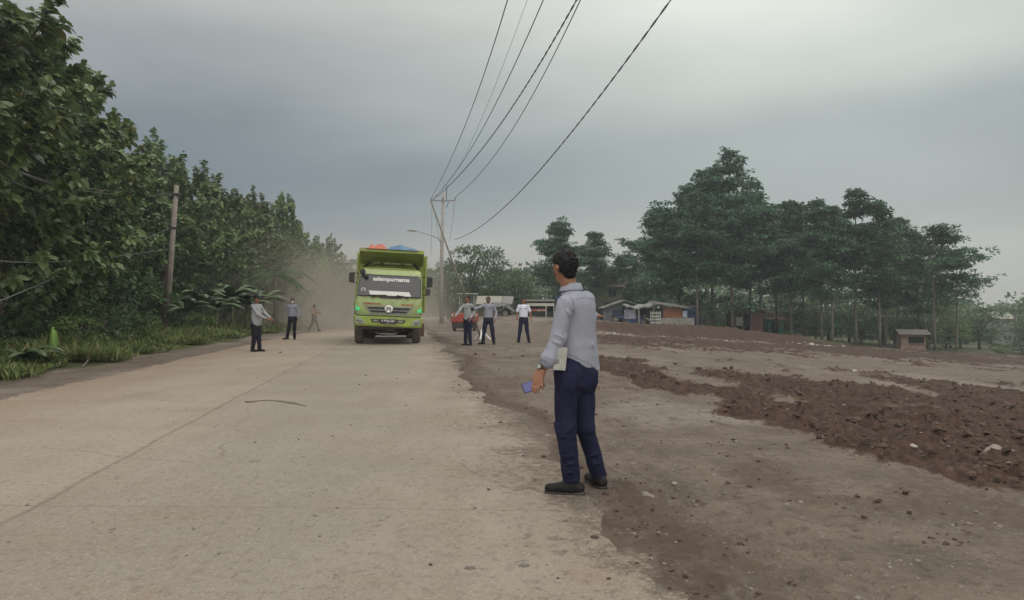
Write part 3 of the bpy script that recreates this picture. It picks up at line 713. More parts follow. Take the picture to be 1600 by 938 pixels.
# ---- round crowned background trees and bushes
def blob_meshes(seed, H, Wd, clear, n, leaf, mat, per=60):
    r = np.random.default_rng(seed); tubes = []; P, D, N = [], [], []
    top = np.array([0, 0, H * (clear + .15)]); tubes.append(([np.zeros(3), top * .5 + np.array([.08, .05, 0]), top], [.03 * H, .022 * H, .014 * H]))
    for k in range(n):
        a = r.uniform(0, 6.283); u = r.random() ** .5; zf = clear + (1 - clear) * r.random()
        env = math.sin(math.pi * (.12 + .83 * (zf - clear) / (1 - clear))) ** .6
        c = np.array([math.cos(a) * u * Wd * .5 * env, math.sin(a) * u * Wd * .5 * env, zf * H * .93])
        if k % 2 == 0: tubes.append(([top * r.uniform(.7, 1), (top + c) / 2 + np.array([0, 0, .1]), c], [.012 * H, .008 * H, .004 * H]))
        R_ = r.uniform(.10, .19) * (H + Wd) * .5; m = per; v = unit(r.normal(0, 1, (m, 3))); v[:, 2] = np.abs(v[:, 2]) * .9 - .25
        P.append(c + v * R_ * r.uniform(.55, 1.1, (m, 1)) * np.array([1.15, 1.15, .75])); D.append(unit(v + r.normal(0, .6, (m, 3)))); N.append(unit(v * .6 + np.array([0, 0, .8]) + r.normal(0, .35, (m, 3))))
    P, D, N = (np.concatenate(a) for a in (P, D, N)); L = r.uniform(.7, 1.4, len(P)) * leaf
    V, F = leafcloud(P, D, N, L, L * .6, .2, .08)
    return tube_mesh('trunk', tubes, M_BARK), mesh_only('crown', V, F, mat)
BL = {'round': blob_meshes(31, 8, 7, .25, 42, .30, M_BUSH, 70), 'round2': blob_meshes(32, 8, 6, .2, 38, .28, M_BUSH, 70), 'light': blob_meshes(33, 6, 6, .1, 34, .26, M_PALE, 70),
      'bush': blob_meshes(34, 2.6, 3.6, .02, 22, .18, M_BUSH, 60), 'bush2': blob_meshes(35, 2.6, 3.2, .02, 20, .18, M_PALE, 60)}
BH = {'round': 8, 'round2': 8, 'light': 6, 'bush': 2.6, 'bush2': 2.6}
def blob(px, top, kind, Yd, wide, label, group, cat='tree', name=None):
    p = on(px, Yd); s = (at(px, top, Yd).z - p.z) / BH[kind]
    return put_tree(name or ('background_tree' if BH[kind] > 3 else 'bush'), BL[kind], label, (p.x, p.y, p.z - .1), px * .37, (s * wide, s * wide, s), group)
G1 = 'round crowned trees behind the stalls'
blob(700, 405, 'round2', 80, .9, 'round crowned tree directly behind the concrete utility pole', G1)
blob(736, 378, 'round', 88, .85, 'tall light green tree right of the concrete utility pole', G1)
blob(774, 384, 'round2', 86, .8, 'round crowned tree above the pale metal roof', G1)
blob(806, 418, 'round', 84, 1.0, 'low round tree between the pale roof and the white shirted man', G1)
blob(718, 444, 'light', 82, .9, 'pale green shrubby tree behind the officer with the dark armband', G1)
blob(765, 447, 'light', 84, 1.0, 'pale green shrubby tree behind the officer stretching his arm', G1)
blob(822, 448, 'light', 90, 1.0, 'pale green shrubby tree behind the white shirted man', G1)
blob(900, 425, 'round', 100, 1.1, 'rounded tree beside the standing officer neck', G1)
blob(1000, 420, 'round2', 98, 1.2, 'rounded tree behind the green plank house', G1)
blob(1000, 452, 'light', 110, 1.2, 'bright pale tree seen over the grey canopy stall', G1)
G2 = 'bushes and small trees beyond the field on the right'
blob(1478, 472, 'light', 84, .9, 'bright green bushy tree right of the brick kiosk', G2)
blob(1530, 478, 'round', 92, 1.35, 'big rounded green tree at the far right of the grove', G2)
blob(1500, 498, 'round2', 95, 1.2, 'rounded tree behind the thin far right trunk', G2)
blob(1565, 535, 'bush2', 72, 1.5, 'light green bush at the right end of the field edge', G2, 'bush')
blob(1598, 528, 'bush', 76, 1.6, 'dark green bush cut by the right picture edge', G2, 'bush')
blob(1548, 512, 'round2', 100, 1.2, 'rounded tree left of the far palm', G2)
blob(1600, 500, 'round', 104, 1.2, 'rounded tree right of the far palm', G2)
for k in range(17):
    px = 1090 + k * 26 + 8 * math.sin(k * 3.1); Yd = 86 + 6 * math.sin(k * 1.7); kind = ('round', 'round2', 'light')[k % 3]
    blob(px, 470 + 26 * math.sin(k * 2.1) * .6 + max(0, (px - 1300) * .09), kind, Yd, 1.35, 'dark bushy tree filling the gaps behind the grove trunks', 'bushy trees behind the grove trunks')
for k, px in enumerate((1262, 1312, 1345, 1362, 1400, 1425)):
    blob(px, 525 + k * 2.5, 'bush', 73 + k * .5, 1.1, 'low bush among the trunk feet at the field edge', 'low bushes among the grove trunk feet', 'bush')
for k, (px, top, Yd) in enumerate(((520, 424, 92), (548, 420, 100), (575, 425, 112), (640, 420, 112), (668, 418, 104), (500, 410, 96))):
    blob(px, top, ('round', 'round2')[k % 2], Yd, 1.2, 'hazy tree behind the truck at the far bend of the road', 'hazy trees at the far bend of the road')
# far wood: one mass of crowns closing the view
r = np.random.default_rng(77); P, D, N = [], [], []
for k in range(520):
    px = r.uniform(-260, 1900); Yd = r.uniform(118, 165) if k % 2 else r.uniform(165, 230); x0 = (px - CX) / FPX * Yd
    base = hz(x0, Yd) - 1; topz = CAMZ + (HOR - np.interp(px, [-260, 400, 620, 900, 1300, 1500, 1560, 1600, 1900], [420, 405, 424, 425, 430, 470, 482, 474, 470]) + r.normal(0, 7)) / FPX * Yd * 1.0
    Hh = max(2.5, topz - base); m = 230; v = unit(r.normal(0, 1, (m, 3)))
    P.append(np.array([x0, Yd, base + Hh * .55]) + v * np.array([3.6, 3.2, Hh * .46]) * r.uniform(.75, 1.05, (m, 1))); D.append(unit(v + r.normal(0, .6, (m, 3)))); N.append(unit(v * .5 + np.array([0, 0, .9]) + r.normal(0, .3, (m, 3))))
P, D, N = (np.concatenate(a) for a in (P, D, N)); L = r.uniform(.5, 1.05, len(P)); V, F = leafcloud(P, D, N, L, L * .7, .2, .08)
o = link('woods', mesh_only('woods', V, F, M_BUSH)); tag(o, kind='stuff')
# ---- palms and banana plants
def frond(m, p0, a, ln, up, n=15, wid=.55):
    pts = [Vector((math.cos(a) * ln * s, math.sin(a) * ln * s, ln * (up * s - (.55 + up * .6) * s * s))) + p0 for s in np.linspace(0, 1, 9)]
    m.tube(pts, [.03 * (1 - .8 * s) for s in np.linspace(0, 1, 9)], 4)
    for k in range(n):
        s = .15 + .85 * k / n; i = min(int(s * 8), 7); q = pts[i].lerp(pts[i + 1], s * 8 - i); t = (pts[i + 1] - pts[i]).normalized(); sd_ = t.cross(Vector((0, 0, 1))).normalized()
        for sg in (-1, 1):
            L_ = wid * math.sin(math.pi * (.15 + .8 * s)) ; d = (sd_ * sg + t * .7 + Vector((0, 0, -.55))).normalized()
            w = t * .03; m.add([q - w, q + w, q + d * L_ * .6 + w * .8, q + d * L_ + Vector((0, 0, -.08 * L_)), q + d * L_ * .6 - w * .8], [(0, 1, 2, 3), (0, 3, 4)])
def palm(px, Yd, top, label, seed, n=15, L_=2.6):
    p = on(px, Yd); H = at(px, top, Yd).z - p.z; root = thing('palm_tree', label, 'palm', p); r = random.Random(seed)
    m = MB(); m.tube([(0, 0, 0), (.12, 0, H * .4), (.05, 0, H * .75), (.1, 0, H)], [.2, .15, .13, .12], 8); m.build('trunk', M_PBARK, root, True)
    m = MB()
    for k in range(n): frond(m, Vector((.1, 0, H)), k * 2.4 + r.random() * .4, L_ * r.uniform(.8, 1.1), r.uniform(.15, 1.0))
    m.build('crown', M_BUSH, root)
palm(1585, 110, 486, 'small palm on the skyline near the right picture edge', 3, 15, 3.0)
palm(544, 96, 412, 'hazy palm tree seen left of the truck bed', 4, 14, 3.2)
palm(428, 44, 432, 'young palm with arching fronds beside the far thin pole', 5, 11, 2.4)
def blade(m, p0, a, ln, wid, up, fold=.25, seed=0):
    rings = []; r = random.Random(seed)
    for s in np.linspace(0, 1, 9):
        c = p0 + Vector((math.cos(a) * ln * s * (1 if up < 2 else .4), math.sin(a) * ln * s * (1 if up < 2 else .4), ln * (up * s - (.35 + up * .55) * s * s) if up < 2 else ln * s * .95))
        w = wid * math.sin(math.pi * min(1, .04 + .98 * s)) ** .55 * (1 if s > .12 else .25) * .5
        sd_ = Vector((-math.sin(a), math.cos(a), 0)); dn = Vector((0, 0, -w * fold * (1 + .5 * r.random())))
        rings.append([c - sd_ * w + dn, c + Vector((0, 0, .012)), c + sd_ * w + dn, c - Vector((0, 0, .006))])
    m.loft(rings)
def banana(p, label, seed, H=1.5, n=8, L_=1.7, group='banana plants at the foot of the left trees'):
    root = thing('banana_plant', label, 'plant', p, 0, group); r = random.Random(seed)
    m = MB(); m.tube([(0, 0, -.05), (.03, 0, H * .6), (0, .03, H)], [.11, .085, .06], 8); m.build('stem', M_BANST, root, True)
    for k in range(n):
        m = MB(); blade(m, Vector((0, 0, H)), k * 2.4 + r.random() * .7, L_ * r.uniform(.75, 1.15), .56 * r.uniform(.8, 1.15), r.uniform(.5, 1.75), .25, seed + k); m.build('leaf', M_BAN, root, True)
M_BANST = plain('banana stem', (.14, .15, .075), .6, var=.4, scale=6)
bl = ['leftmost banana plant, close to the leaning pole foot', 'banana plant right of the leaning pole with drooping leaves', 'banana plant at the centre of the clump', 'tall banana plant with raised leaves near the capped officer', 'banana plant nearest behind the capped officer', 'banana plant half hidden by the capped officer shoulder']
for k, (px, Yd, off, H) in enumerate(((292, 34, 0, 1.3), (315, 35, 0, 1.6), (338, 37, 0, 1.5), (362, 38, 0, 2.0), (385, 40, 0, 1.7), (408, 43, 0, 1.9))):
    p = on(px, Yd - 2.5); banana(p, bl[k], 40 + k, H * .9, 9, 1.15 + .07 * k)
# the lone bright upright leaf and its big leaved neighbour
p = hit(80, 570); root = thing('young_banana_plant', 'single bright green upright leaf standing in the grass at left', 'plant', p)
m = MB(); rings = []
for s in np.linspace(0, 1, 10):
    w = .135 * math.sin(math.pi * min(1, .10 + .86 * s)) ** .6; rings.append([(-w + .04 * s, .02, .08 + .80 * s), (.04 * s, -.035, .08 + .80 * s), (w + .04 * s, .02, .08 + .80 * s), (.04 * s, -.02, .08 + .80 * s)])
m.loft(rings); m.build('leaf', plain('bright leaf', (.17, .29, .06), .45, var=.15, scale=3), root, True)
m = MB(); m.tube([(0, 0, -.05), (0, 0, .3)], [.03, .02], 6); m.build('stem', M_BANST, root, True)
for k, (px, py, s, lab) in enumerate(((42, 578, .8, 'broad leaved taro plant left of the bright upright leaf'), (10, 560, 1.0, 'broad leaved taro plant at the left picture edge'), (180, 540, .7, 'broad leaved taro plant between the bright leaf and the pole'), (225, 520, .8, 'broad leaved taro plant close to the left of the leaning pole'))):
    p = hit(px, py); root = thing('taro_plant', lab, 'plant', p, 0, 'broad leaved plants in the left grass'); m = MB(); r = random.Random(k)
    for q in range(7): blade(m, Vector((0, 0, .25)), q * 2.4 + k, s * r.uniform(.7, 1.1), .34 * s, r.uniform(.5, 1.3), .2, q)
    m.build('leaves', M_BAN, root, True); m = MB(); m.tube([(0, 0, -.05), (0, 0, .3)], [.04, .03], 6); m.build('stem', M_BANST, root, True)
# shrubs below the left trees
for k, y in enumerate((11, 13.2, 15.6, 18.2, 21, 24, 27.2, 34, 38, 42, 46.5, 51, 56, 62, 68, 75)):
    x = float(road_l(y)) - 4.6 - .7 * math.sin(k * 2.2); s = .55 + .14 * math.sin(k * 1.7)
    put_tree('shrub', BL['bush'], 'leafy shrub in the undergrowth below the left trees', (x, y, hz(x, y) + .05), k * 1.1, s, 'shrubs below the left trees')
for k, y in enumerate((12, 15, 18, 21.5, 25, 29, 33, 37.5, 42.5)):
    x = float(road_l(y)) - 6.6; s = 1.25
    put_tree('shrub', BL['bush'], 'tall dark shrub hidden among the trunks of the left trees', (x, y, hz(x, y)), k * 1.9, s, 'tall shrubs among the left trunks')
for k, y in enumerate((10.5, 12, 13.8, 16, 18.6, 21.5, 24.5, 31, 34.5, 38, 42, 46, 50.5, 55)):
    x = float(road_l(y)) - 3.0 - .5 * math.sin(k * 2.7); s = .34 + .10 * math.sin(k * 2.1)
    put_tree('weed', BL['bush2'], 'light green weed clump in the roadside grass below the left trees', (x, y, hz(x, y) + .05), k * 1.3, s, 'weed clumps in the roadside grass')
# roadside grass
r = np.random.default_rng(5); n = 52000
y = 8.5 * (80 / 8.5) ** r.random(n); off = .85 + np.abs(r.normal(0, 1, n)) * 1.7 + r.random(n) * .6; x = road_l(y) - off
keep = vn(x * 1.3, y * 1.0, None, 5) > .28 + .5 * np.clip(1.7 - off, 0, 1); x, y, off = x[keep], y[keep], off[keep]; n = len(x)
tall = .16 + .36 * np.clip((off - 1.2) / 2, 0, 1) + .7 * (vn(x * .9, y * .7, None, 8) - .42); L = np.clip(tall, .07, 1.0) * r.uniform(.5, 1.35, n)
P = np.stack([x, y, hgt(x, y) + .04 + sm(.5, 4, road_l(y) - x) * .1], 1); a = r.uniform(0, 6.283, n)
tl = r.uniform(.2, 1.3, n); D = np.stack([np.cos(a) * tl, np.sin(a) * tl, np.ones(n)], 1); N = np.stack([-np.cos(a), -np.sin(a), np.full(n, .5)], 1)
V, F = leafcloud(P, D, N, L, np.clip(L * .09, .012, .03) * (1 + y / 25), .32, .05)
o = link('grass', mesh_only('grass', V, F, M_GRASS)); tag(o, kind='stuff')
# fallen stick at the roadside
a, b_ = hit(128, 578), hit(148, 563); m = MB(); m.tube([a + Vector((0, 0, .05)), (a + b_) / 2 + Vector((0, 0, .12)), b_ + Vector((0, 0, .2))], [.015, .018, .012], 6)
tag(m.build('stick', M_PBARK), 'pale fallen stick on the grass edge near the bright leaf', 'stick')
# ================================================================== dump truck
M_GREEN = plain('lime paint', (.30, .40, .065), .45, var=.14, scale=5, dirt=(.27, .235, .15, .7), spec=.45)
M_GREEN2 = plain('cab paint', (.31, .40, .16), .42, var=.12, scale=6, dirt=(.28, .255, .18, .7), spec=.45)
M_DGREEN = plain('bed paint', (.28, .34, .06), .6, var=.2, scale=6, dirt=(.28, .24, .13, .5), spec=.3)
M_BLACK = plain('black rubber', (.022, .021, .02), .7, var=.3, dirt=(.10, .08, .065, .5))
M_TYRE = plain('tyre', (.11, .086, .07), .9, var=.3, scale=9, dirt=(.19, .145, .115, .75))
M_CHAS = plain('chassis', (.035, .03, .027), .8, var=.35, dirt=(.12, .095, .075, .6))
M_STEEL = plain('dull steel', (.26, .25, .235), .45, .5, .25, 10)
M_CHROME = plain('chrome', (.62, .62, .62), .22, .9, .08, 10)
M_WHITE = plain('white paint', (.66, .66, .64), .55, var=.10)
M_PLATE = plain('plate black', (.02, .02, .022), .5)
M_RED = plain('red lettering', (.36, .055, .03), .5, var=.2)
M_LENS = plain('clear lens', (.27, .30, .24), .2, var=.2, scale=14, spec=.7)
b = NB('windscreen glass'); M_GLASS = b.fin((.050, .050, .056), .16, 0, .55)
b = NB('lit green lamp'); b.set(b.b.inputs['Emission Color'], (.05, .75, .28)); b.b.inputs['Emission Strength'].default_value = .42; M_LAMP = b.fin((.03, .35, .12), .25, 0, .6)
def sect(z, hw, yf, yb, rc=.12, n=5):
    pts = []
    for k in range(n):                     # front-left corner
        a = R(180 + 90 * k / (n - 1)); pts.append((-hw + rc + rc * math.cos(a), yf + rc + rc * math.sin(a), z))
    for k in range(n):
        a = R(270 + 90 * k / (n - 1)); pts.append((hw - rc + rc * math.cos(a), yf + rc + rc * math.sin(a), z))
    return pts + [(hw, yb, z), (-hw, yb, z)]
ZS = [1.02, 1.40, 1.71, 2.08, 2.47, 2.63, 2.71, 2.745]; HWS = [1.17, 1.19, 1.18, 1.16, 1.13, 1.105, 1.05, .95]; YFS = [-1.24, -1.25, -1.20, -1.09, -.96, -.87, -.76, -.62]
yf = lambda z: float(np.interp(z, ZS, YFS))
tp = hit(606, 539); TRX, TRY = tp.x - .2, tp.y
T = thing('dump_truck', 'lime green dump truck driving towards the camera in the right lane, tarpaulins on its bed', 'truck', (TRX, TRY + 1.2, hz(TRX, TRY + 1.2) + .004), R(8.2))
ROLL = (0, R(2.6), 0)
m = MB(); m.loft([sect(z, hw, y, .78) for z, hw, y in zip(ZS, HWS, YFS)]); cab = m.build('cab', M_GREEN2, T, False, .012, rot=ROLL)
for p_ in cab.data.polygons: p_.use_smooth = abs(p_.normal.z) < .6
def patch(name, x0, x1, z0, z1, off, mat, parent, nx=12, nz=4, th=.012, x0b=None, x1b=None, rot=None):
    """sheet lying on the cab front, z0..z1"""
    m = MB(); fr, bk = [], []
    for i in range(nz + 1):
        z = z0 + (z1 - z0) * i / nz; a = x0 + ((x0b if x0b is not None else x0) - x0) * i / nz; c_ = x1 + ((x1b if x1b is not None else x1) - x1) * i / nz
        for k in range(nx + 1):
            x = a + (c_ - a) * k / nx; hw = float(np.interp(z, ZS, HWS)); e = max(0, abs(x) - (hw - .12)); y = yf(z) + .12 - math.sqrt(max(.0004, .0144 - min(e, .118) ** 2))
            fr.append((x, y - off - th, z)); bk.append((x, y - off, z))
    n = nx + 1; F = [(i * n + k, i * n + k + 1, (i + 1) * n + k + 1, (i + 1) * n + k) for i in range(nz) for k in range(nx)]
    o = len(fr); F2 = [tuple(v + o for v in f[::-1]) for f in F]
    ring = [k for k in range(n)] + [i * n + n - 1 for i in range(1, nz + 1)] + [nz * n + k for k in range(n - 2, -1, -1)] + [i * n for i in range(nz - 1, 0, -1)]
    S = [(ring[k], o + ring[k], o + ring[(k + 1) % len(ring)], ring[(k + 1) % len(ring)]) for k in range(len(ring))]
    m.add(fr + bk, F + F2 + S); return m.build(name, mat, parent, rot=rot)
fr_ = patch('windscreen_frame', -1.14, 1.14, 1.70, 2.51, .002, M_BLACK, T, 20, x0b=-1.09, x1b=1.09, rot=ROLL)
ws = patch('windscreen', -1.11, 1.11, 1.745, 2.47, .016, M_GLASS, T, 20, x0b=-1.06, x1b=1.06, rot=ROLL)
patch('sunshade_sheet', -.68, .78, 1.76, 1.915, .030, M_WHITE, ws, 6, 2, .004, -.74, .70)
def facing(z, x, off, slope=None):
    """text matrix for the cab front at height z"""
    s = (yf(z + .05) - yf(z - .05)) / .1
    return Matrix.Translation((x, yf(z) - off, z)) @ Matrix.Rotation(R(90) - math.atan(s), 4, 'X')
text('windscreen_lettering', 'aslampurnama', .21, M_WHITE, ws, facing(2.35, .04, .036), .002, 1.08, .007)
m = MB(); m.lathe([(.001, -.006), (.085, -.006), (.085, .002), (.001, .002)], (-.93, yf(1.93) - .034, 1.93), 'y', 20); m.build('round_sticker', M_WHITE, ws)
m = MB(); m.lathe([(.04, -.003), (.062, -.003), (.062, .003), (.04, .003)], (-.93, yf(1.93) - .045, 1.93), 'y', 20); m.build('sticker_ring', M_STEEL, ws)
# roof lip, sun visor edge
m = MB(); m.tube([(-.94, -.70, 2.735), (-.3, -.74, 2.75), (.3, -.74, 2.75), (.94, -.70, 2.735)], .022, 6); m.build('roof_lip', M_GREEN, T, True, rot=ROLL)
# panel under the windscreen: cowl groove, wipers
patch('cowl_groove', -1.0, 1.0, 1.655, 1.675, .003, M_DGREEN, T, 12, 1, .006, rot=ROLL); patch('cowl_vent', -.34, .44, 1.655, 1.70, .011, M_CHAS, T, 6, 1, .008, rot=ROLL)
for (xa, xb) in ((-.64, -.10), (.68, .25)):
    m = MB(); m.tube([(xa, yf(1.66) - .03, 1.66), ((xa * .5 + xb * .5), yf(1.74) - .045, 1.745), (xb, yf(1.77) - .045, 1.775)], .014, 6)
    m.tube([(xa * .9 - .12, yf(1.75) - .05, 1.76), (xb, yf(1.79) - .05, 1.782)], .010, 5); m.build('wiper', M_BLACK, T, rot=ROLL)
text('front_lettering', 'COMMON RAIL', .10, M_RED, T, facing(1.445, -.60, .012), .002, .95, .003).rotation_euler = ROLL
text('front_lettering', 'FM 260 JD', .10, M_RED, T, facing(1.445, .66, .012), .002, 1.05, .003).rotation_euler = ROLL
# grille
gr = patch('grille', -.66, .66, 1.10, 1.37, .004, M_STEEL, T, 8, 2, .014, -.86, .86, rot=ROLL)
patch('grille_opening', -.62, .62, 1.145, 1.215, .020, M_PLATE, gr, 8, 1, .006, -.68, .68); patch('grille_opening', -.70, .70, 1.255, 1.33, .020, M_PLATE, gr, 8, 1, .006, -.76, .76)
m = MB(); m.lathe([(.105, -.012), (.15, -.02), (.165, -.005), (.15, .02), (.105, .012)], (0, yf(1.25) - .045, 1.27), 'y', 28)
em = m.build('emblem', M_CHROME, gr, True); em.scale = (1, 1, .88); em.location.z = 1.27 * .12
m = MB()
for sx in (-1, 1): m.prism([(sx * .045, 1.17), (sx * .085, 1.19), (sx * .085, 1.35), (sx * .045, 1.37)], yf(1.25) - .06, yf(1.25) - .035)
m.box((0, yf(1.25) - .048, 1.27), (.11, .022, .055)); m.lathe([(.001, -.004), (.11, -.004), (.11, .004), (.001, .004)], (0, yf(1.25) - .03, 1.27), 'y', 20); em2 = m.build('emblem_letter', M_STEEL, gr)
# green lit headlamps in the corners
for sx in (-1, 1):
    m = MB(); Y0 = yf(1.3)
    pol = [(sx * 1.18, 1.62), (sx * 1.20, 1.16), (sx * 1.0, 1.12), (sx * .93, 1.20)]
    m.prism(pol, Y0 - .012, Y0 + .10); hl = m.build('headlight', M_GREEN, T, False, .012, rot=ROLL)
    m = MB(); m.prism([(sx * 1.165, 1.46), (sx * 1.175, 1.18), (sx * 1.02, 1.16), (sx * .985, 1.22)], Y0 - .020, Y0 - .010); m.build('lens', M_LENS, hl)
    m = MB(); m.ball((sx * 1.09, Y0 - .022, 1.245), (.075, .02, .065), 12, 8); m.prism([(sx * 1.16, 1.40), (sx * 1.165, 1.27), (sx * 1.10, 1.27)], Y0 - .03, Y0 - .018); m.build('lamp', M_LAMP, hl, True)
# bumper
m = MB(); m.loft([sect(z, hw, y, -.80, .10) for z, hw, y in ((.64, 1.17, -1.30), (.70, 1.21, -1.34), (.98, 1.23, -1.36), (1.015, 1.22, -1.33))]); bp = m.build('bumper', M_GREEN, T, False, .008, rot=ROLL)
m = MB(); m.box((0, -1.30, 1.022), (2.30, .12, .022)); m.build('gap_seal', M_BLACK, bp)
for sx in (-1, 1):
    m = MB(); m.prism([(sx * 1.14, .96), (sx * 1.16, .74), (sx * .80, .73), (sx * .88, .86), (sx * 1.02, .95)], -1.362, -1.34); fl = m.build('corner_lamp', M_LENS, bp, False, .006)
    m = MB(); m.lathe([(.001, -.012), (.07, -.008), (.075, .0)], (sx * .99, -1.362, .835), 'y', 18); m.lathe([(.001, -.012), (.04, -.008), (.045, .0)], (sx * 1.10, -1.362, .85), 'y', 14); m.build('bulb', M_STEEL, fl, True)
    m = MB(); m.prism([(sx * .62, .90), (sx * .56, .79), (sx * .30, .79), (sx * .28, .90)], -1.372, -1.345); sl = m.build('bumper_slot', M_PLATE, bp)
    m = MB(); m.box((sx * .44, -1.374, .845), (.17, .012, .05)); m.build('fog_lamp', M_LENS, bp)
m = MB(); m.box((0, -1.375, .835), (.56, .014, .175)); pl_ = m.build('number_plate', M_PLATE, bp, False, .004)
text('plate_lettering', 'B 9416 QU', .125, M_WHITE, bp, Matrix.Translation((0, -1.384, .855)) @ STAND, .001, .80, .002); text('plate_date', '09.26', .045, M_WHITE, bp, Matrix.Translation((0, -1.384, .775)) @ STAND, .001)
# mirrors on arms
for (x, z, w, h, xa) in ((-1.37, 2.36, .20, .36, -1.12), (1.42, 2.32, .21, .36, 1.12), (1.37, 1.96, .18, .24, 1.14)):
    m = MB(); m.tube([(xa, -.86, z + h * .45), (x, -.98, z + h * .52), (x, -.98, z - h * .52), (xa, -.92, z - h * .5)], .016, 6); mi = m.build('mirror_arm', M_BLACK, T, rot=ROLL)
    m = MB(); m.box((x, -.99, z), (w, .07, h)); m.build('mirror_housing', M_BLACK, mi, False, .03)
m = MB(); m.tube([(-.93, -.78, 2.64), (-.98, -1.06, 2.64), (-.98, -1.10, 2.56)], .014, 6); mi = m.build('mirror_arm', M_BLACK, T, rot=ROLL)
m = MB(); m.ball((-.985, -1.12, 2.58), (.10, .06, .12), 12, 8); m.ball((-.86, -1.12, 2.43), (.085, .06, .085), 12, 8); m.build('round_mirror', M_BLACK, mi, True)
# doors side windows
for sx in (-1, 1):
    m = MB(); m.prism([(-.72, 1.80), (.55, 1.80), (.55, 2.43), (-.52, 2.43)], sx * 1.150, sx * 1.172, 'x'); m.build('side_window', M_GLASS, T, rot=ROLL)
    m = MB(); m.box((sx * 1.195, .3, 1.55), (.02, .16, .04)); m.build('door_handle', M_BLACK, T, rot=ROLL)
# chassis, axle, tow bar, wheels
m = MB()
for sx in (-.42, .42): m.box((sx, 2.6, .80), (.09, 7.2, .22))
m.box((0, -.75, .60), (1.7, .10, .10)); m.box((0, 1.0, .55), (1.5, .5, .6)); m.box((0, .5, .62), (1.6, 1.2, .34)); m.box((.05, -.3, .45), (.6, .8, .3)); m.box((-.75, 2.2, .55), (.5, 1.0, .5)); m.box((.75, 2.2, .55), (.5, 1.0, .5)); m.box((0, -.2, .95), (2.1, 1.2, .12)); m.build('chassis', M_CHAS, T, False, .01)  # frame rails, plus solid boxes added to darken the view under the cab
m = MB(); m.tube([(-.95, 0, .50), (-.5, 0, .42), (.5, 0, .42), (.95, 0, .50)], .075, 8); m.build('axle', M_CHAS, T, True)
for ya_ in (4.4, 5.7):
    m = MB(); m.tube([(-.95, ya_, .5), (-.3, ya_, .5), (-.2, ya_, .5), (.2, ya_, .5), (.3, ya_, .5), (.95, ya_, .5)], [.09, .09, .24, .24, .09, .09], 10); m.build('axle', M_CHAS, T, True)
m = MB(); m.tube([(-.42, -1.05, .46), (-.30, -1.12, .39), (.25, -1.12, .37), (.36, -1.05, .43)], .022, 6); m.box((.12, -1.0, .52), (.25, .03, .03)); m.build('tow_bar', M_STEEL, T, True)
m = MB(); m.box((0, -.95, .60), (2.02, .06, .09)); m.box((.42, -.99, .62), (.06, .05, .16)); m.build('lower_beam', plain('dusty beam', (.13, .10, .08), .85), T, False, .008)
def wheel(x, y, w=.30, rad=.50):
    m = MB(); pr = [(.27, -w * .36), (.33, -w * .5), (.44, -w * .52), (rad - .02, -w * .44), (rad, -w * .3), (rad, w * .3), (rad - .02, w * .44), (.44, w * .52), (.33, w * .5), (.27, w * .36)]
    m.lathe(pr, (0, 0, 0), 'x', 32); wh = m.build('wheel', M_TYRE, T, False, 0, (x, y, rad))
    for p_ in wh.data.polygons: p_.use_smooth = True
    m = MB()
    for k in range(32):
        a = 2 * math.pi * k / 32; M = Matrix.Rotation(a, 4, 'X')
        for q in (-1, 1): m.box(M @ Vector((q * w * .18, 0, rad - .002)), (w * .32, .05, .022), M)
    m.build('tread', M_TYRE, wh)
    m = MB(); m.lathe([(.001, -w * .30), (.12, -w * .34), (.14, -w * .2), (.25, -w * .18), (.275, -w * .40), (.275, w * .40), (.25, w * .18), (.14, w * .2), (.12, w * .34), (.001, w * .3)], (0, 0, 0), 'x', 24); m.build('rim', M_GREEN, wh)
for sx in (-1, 1):
    wheel(sx * 1.05, 0)
    for yy in (4.4, 5.7):
        wheel(sx * 1.13, yy, .27); wheel(sx * .82, yy, .27)
    m = MB(); m.box((sx * 1.05, .05, 1.04), (.34, 1.05, .03)); m.box((sx * 1.05, .58, .86), (.34, .03, .36)); m.build('mudguard', M_CHAS, T)
m = MB(); m.box((1.30, 1.9, .42), (.20, .02, .52)); m.tube([(1.2, 1.9, .68), (1.36, 1.9, .68)], .02, 6); m.build('mud_flap', plain('rusty flap', (.15, .085, .06), .85), T)
m = MB(); m.box((-1.29, 1.5, .95), (.10, .05, 1.25)); m.box((-1.27, 2.4, .62), (.05, 1.8, .5)); m.build('side_guard', plain('dusty side guard', (.17, .135, .105), .85, var=.3), T)
# tipping bed with its overhanging headboard
m = MB(); bx = 1.25
m.box((-bx, 3.95, 2.26), (.06, 5.9, 2.14)); m.box((bx, 3.95, 2.26), (.06, 5.9, 2.14)); m.box((0, 1.02, 2.28), (2.44, .06, 2.18)); m.box((0, 6.88, 2.1), (2.44, .06, 1.8)); m.box((0, 3.95, 1.22), (2.44, 5.8, .10))
bed = m.build('tipping_bed', M_DGREEN, T, False, .01, rot=ROLL)
m = MB()
for yy in (1.0, 2.1, 3.2, 4.3, 5.4, 6.7):
    for sx in (-1, 1): m.box((sx * (bx + .065), yy, 2.25), (.07, .12, 2.12))
for sx in (-1, 1): m.box((sx * (bx + .045), 3.95, 3.36), (.13, 5.92, .10)); m.box((sx * (bx + .05), 3.95, 1.30), (.09, 5.9, .10))
m.build('side_rib', M_GREEN, bed, False, .008)
m = MB(); m.box((0, .28, 3.44), (2.36, 1.45, .055)); m.box((0, -.46, 3.43), (2.38, .05, .13)); m.build('headboard', M_GREEN, bed, False, .008)
m = MB(); m.loft([[(-1.16, -.30, 3.408), (1.16, -.30, 3.408), (1.16, -.26, 3.408), (-1.16, -.26, 3.408)], [(-1.16, .86, 3.02), (1.16, .86, 3.02), (1.16, .90, 3.02), (-1.16, .90, 3.02)]])
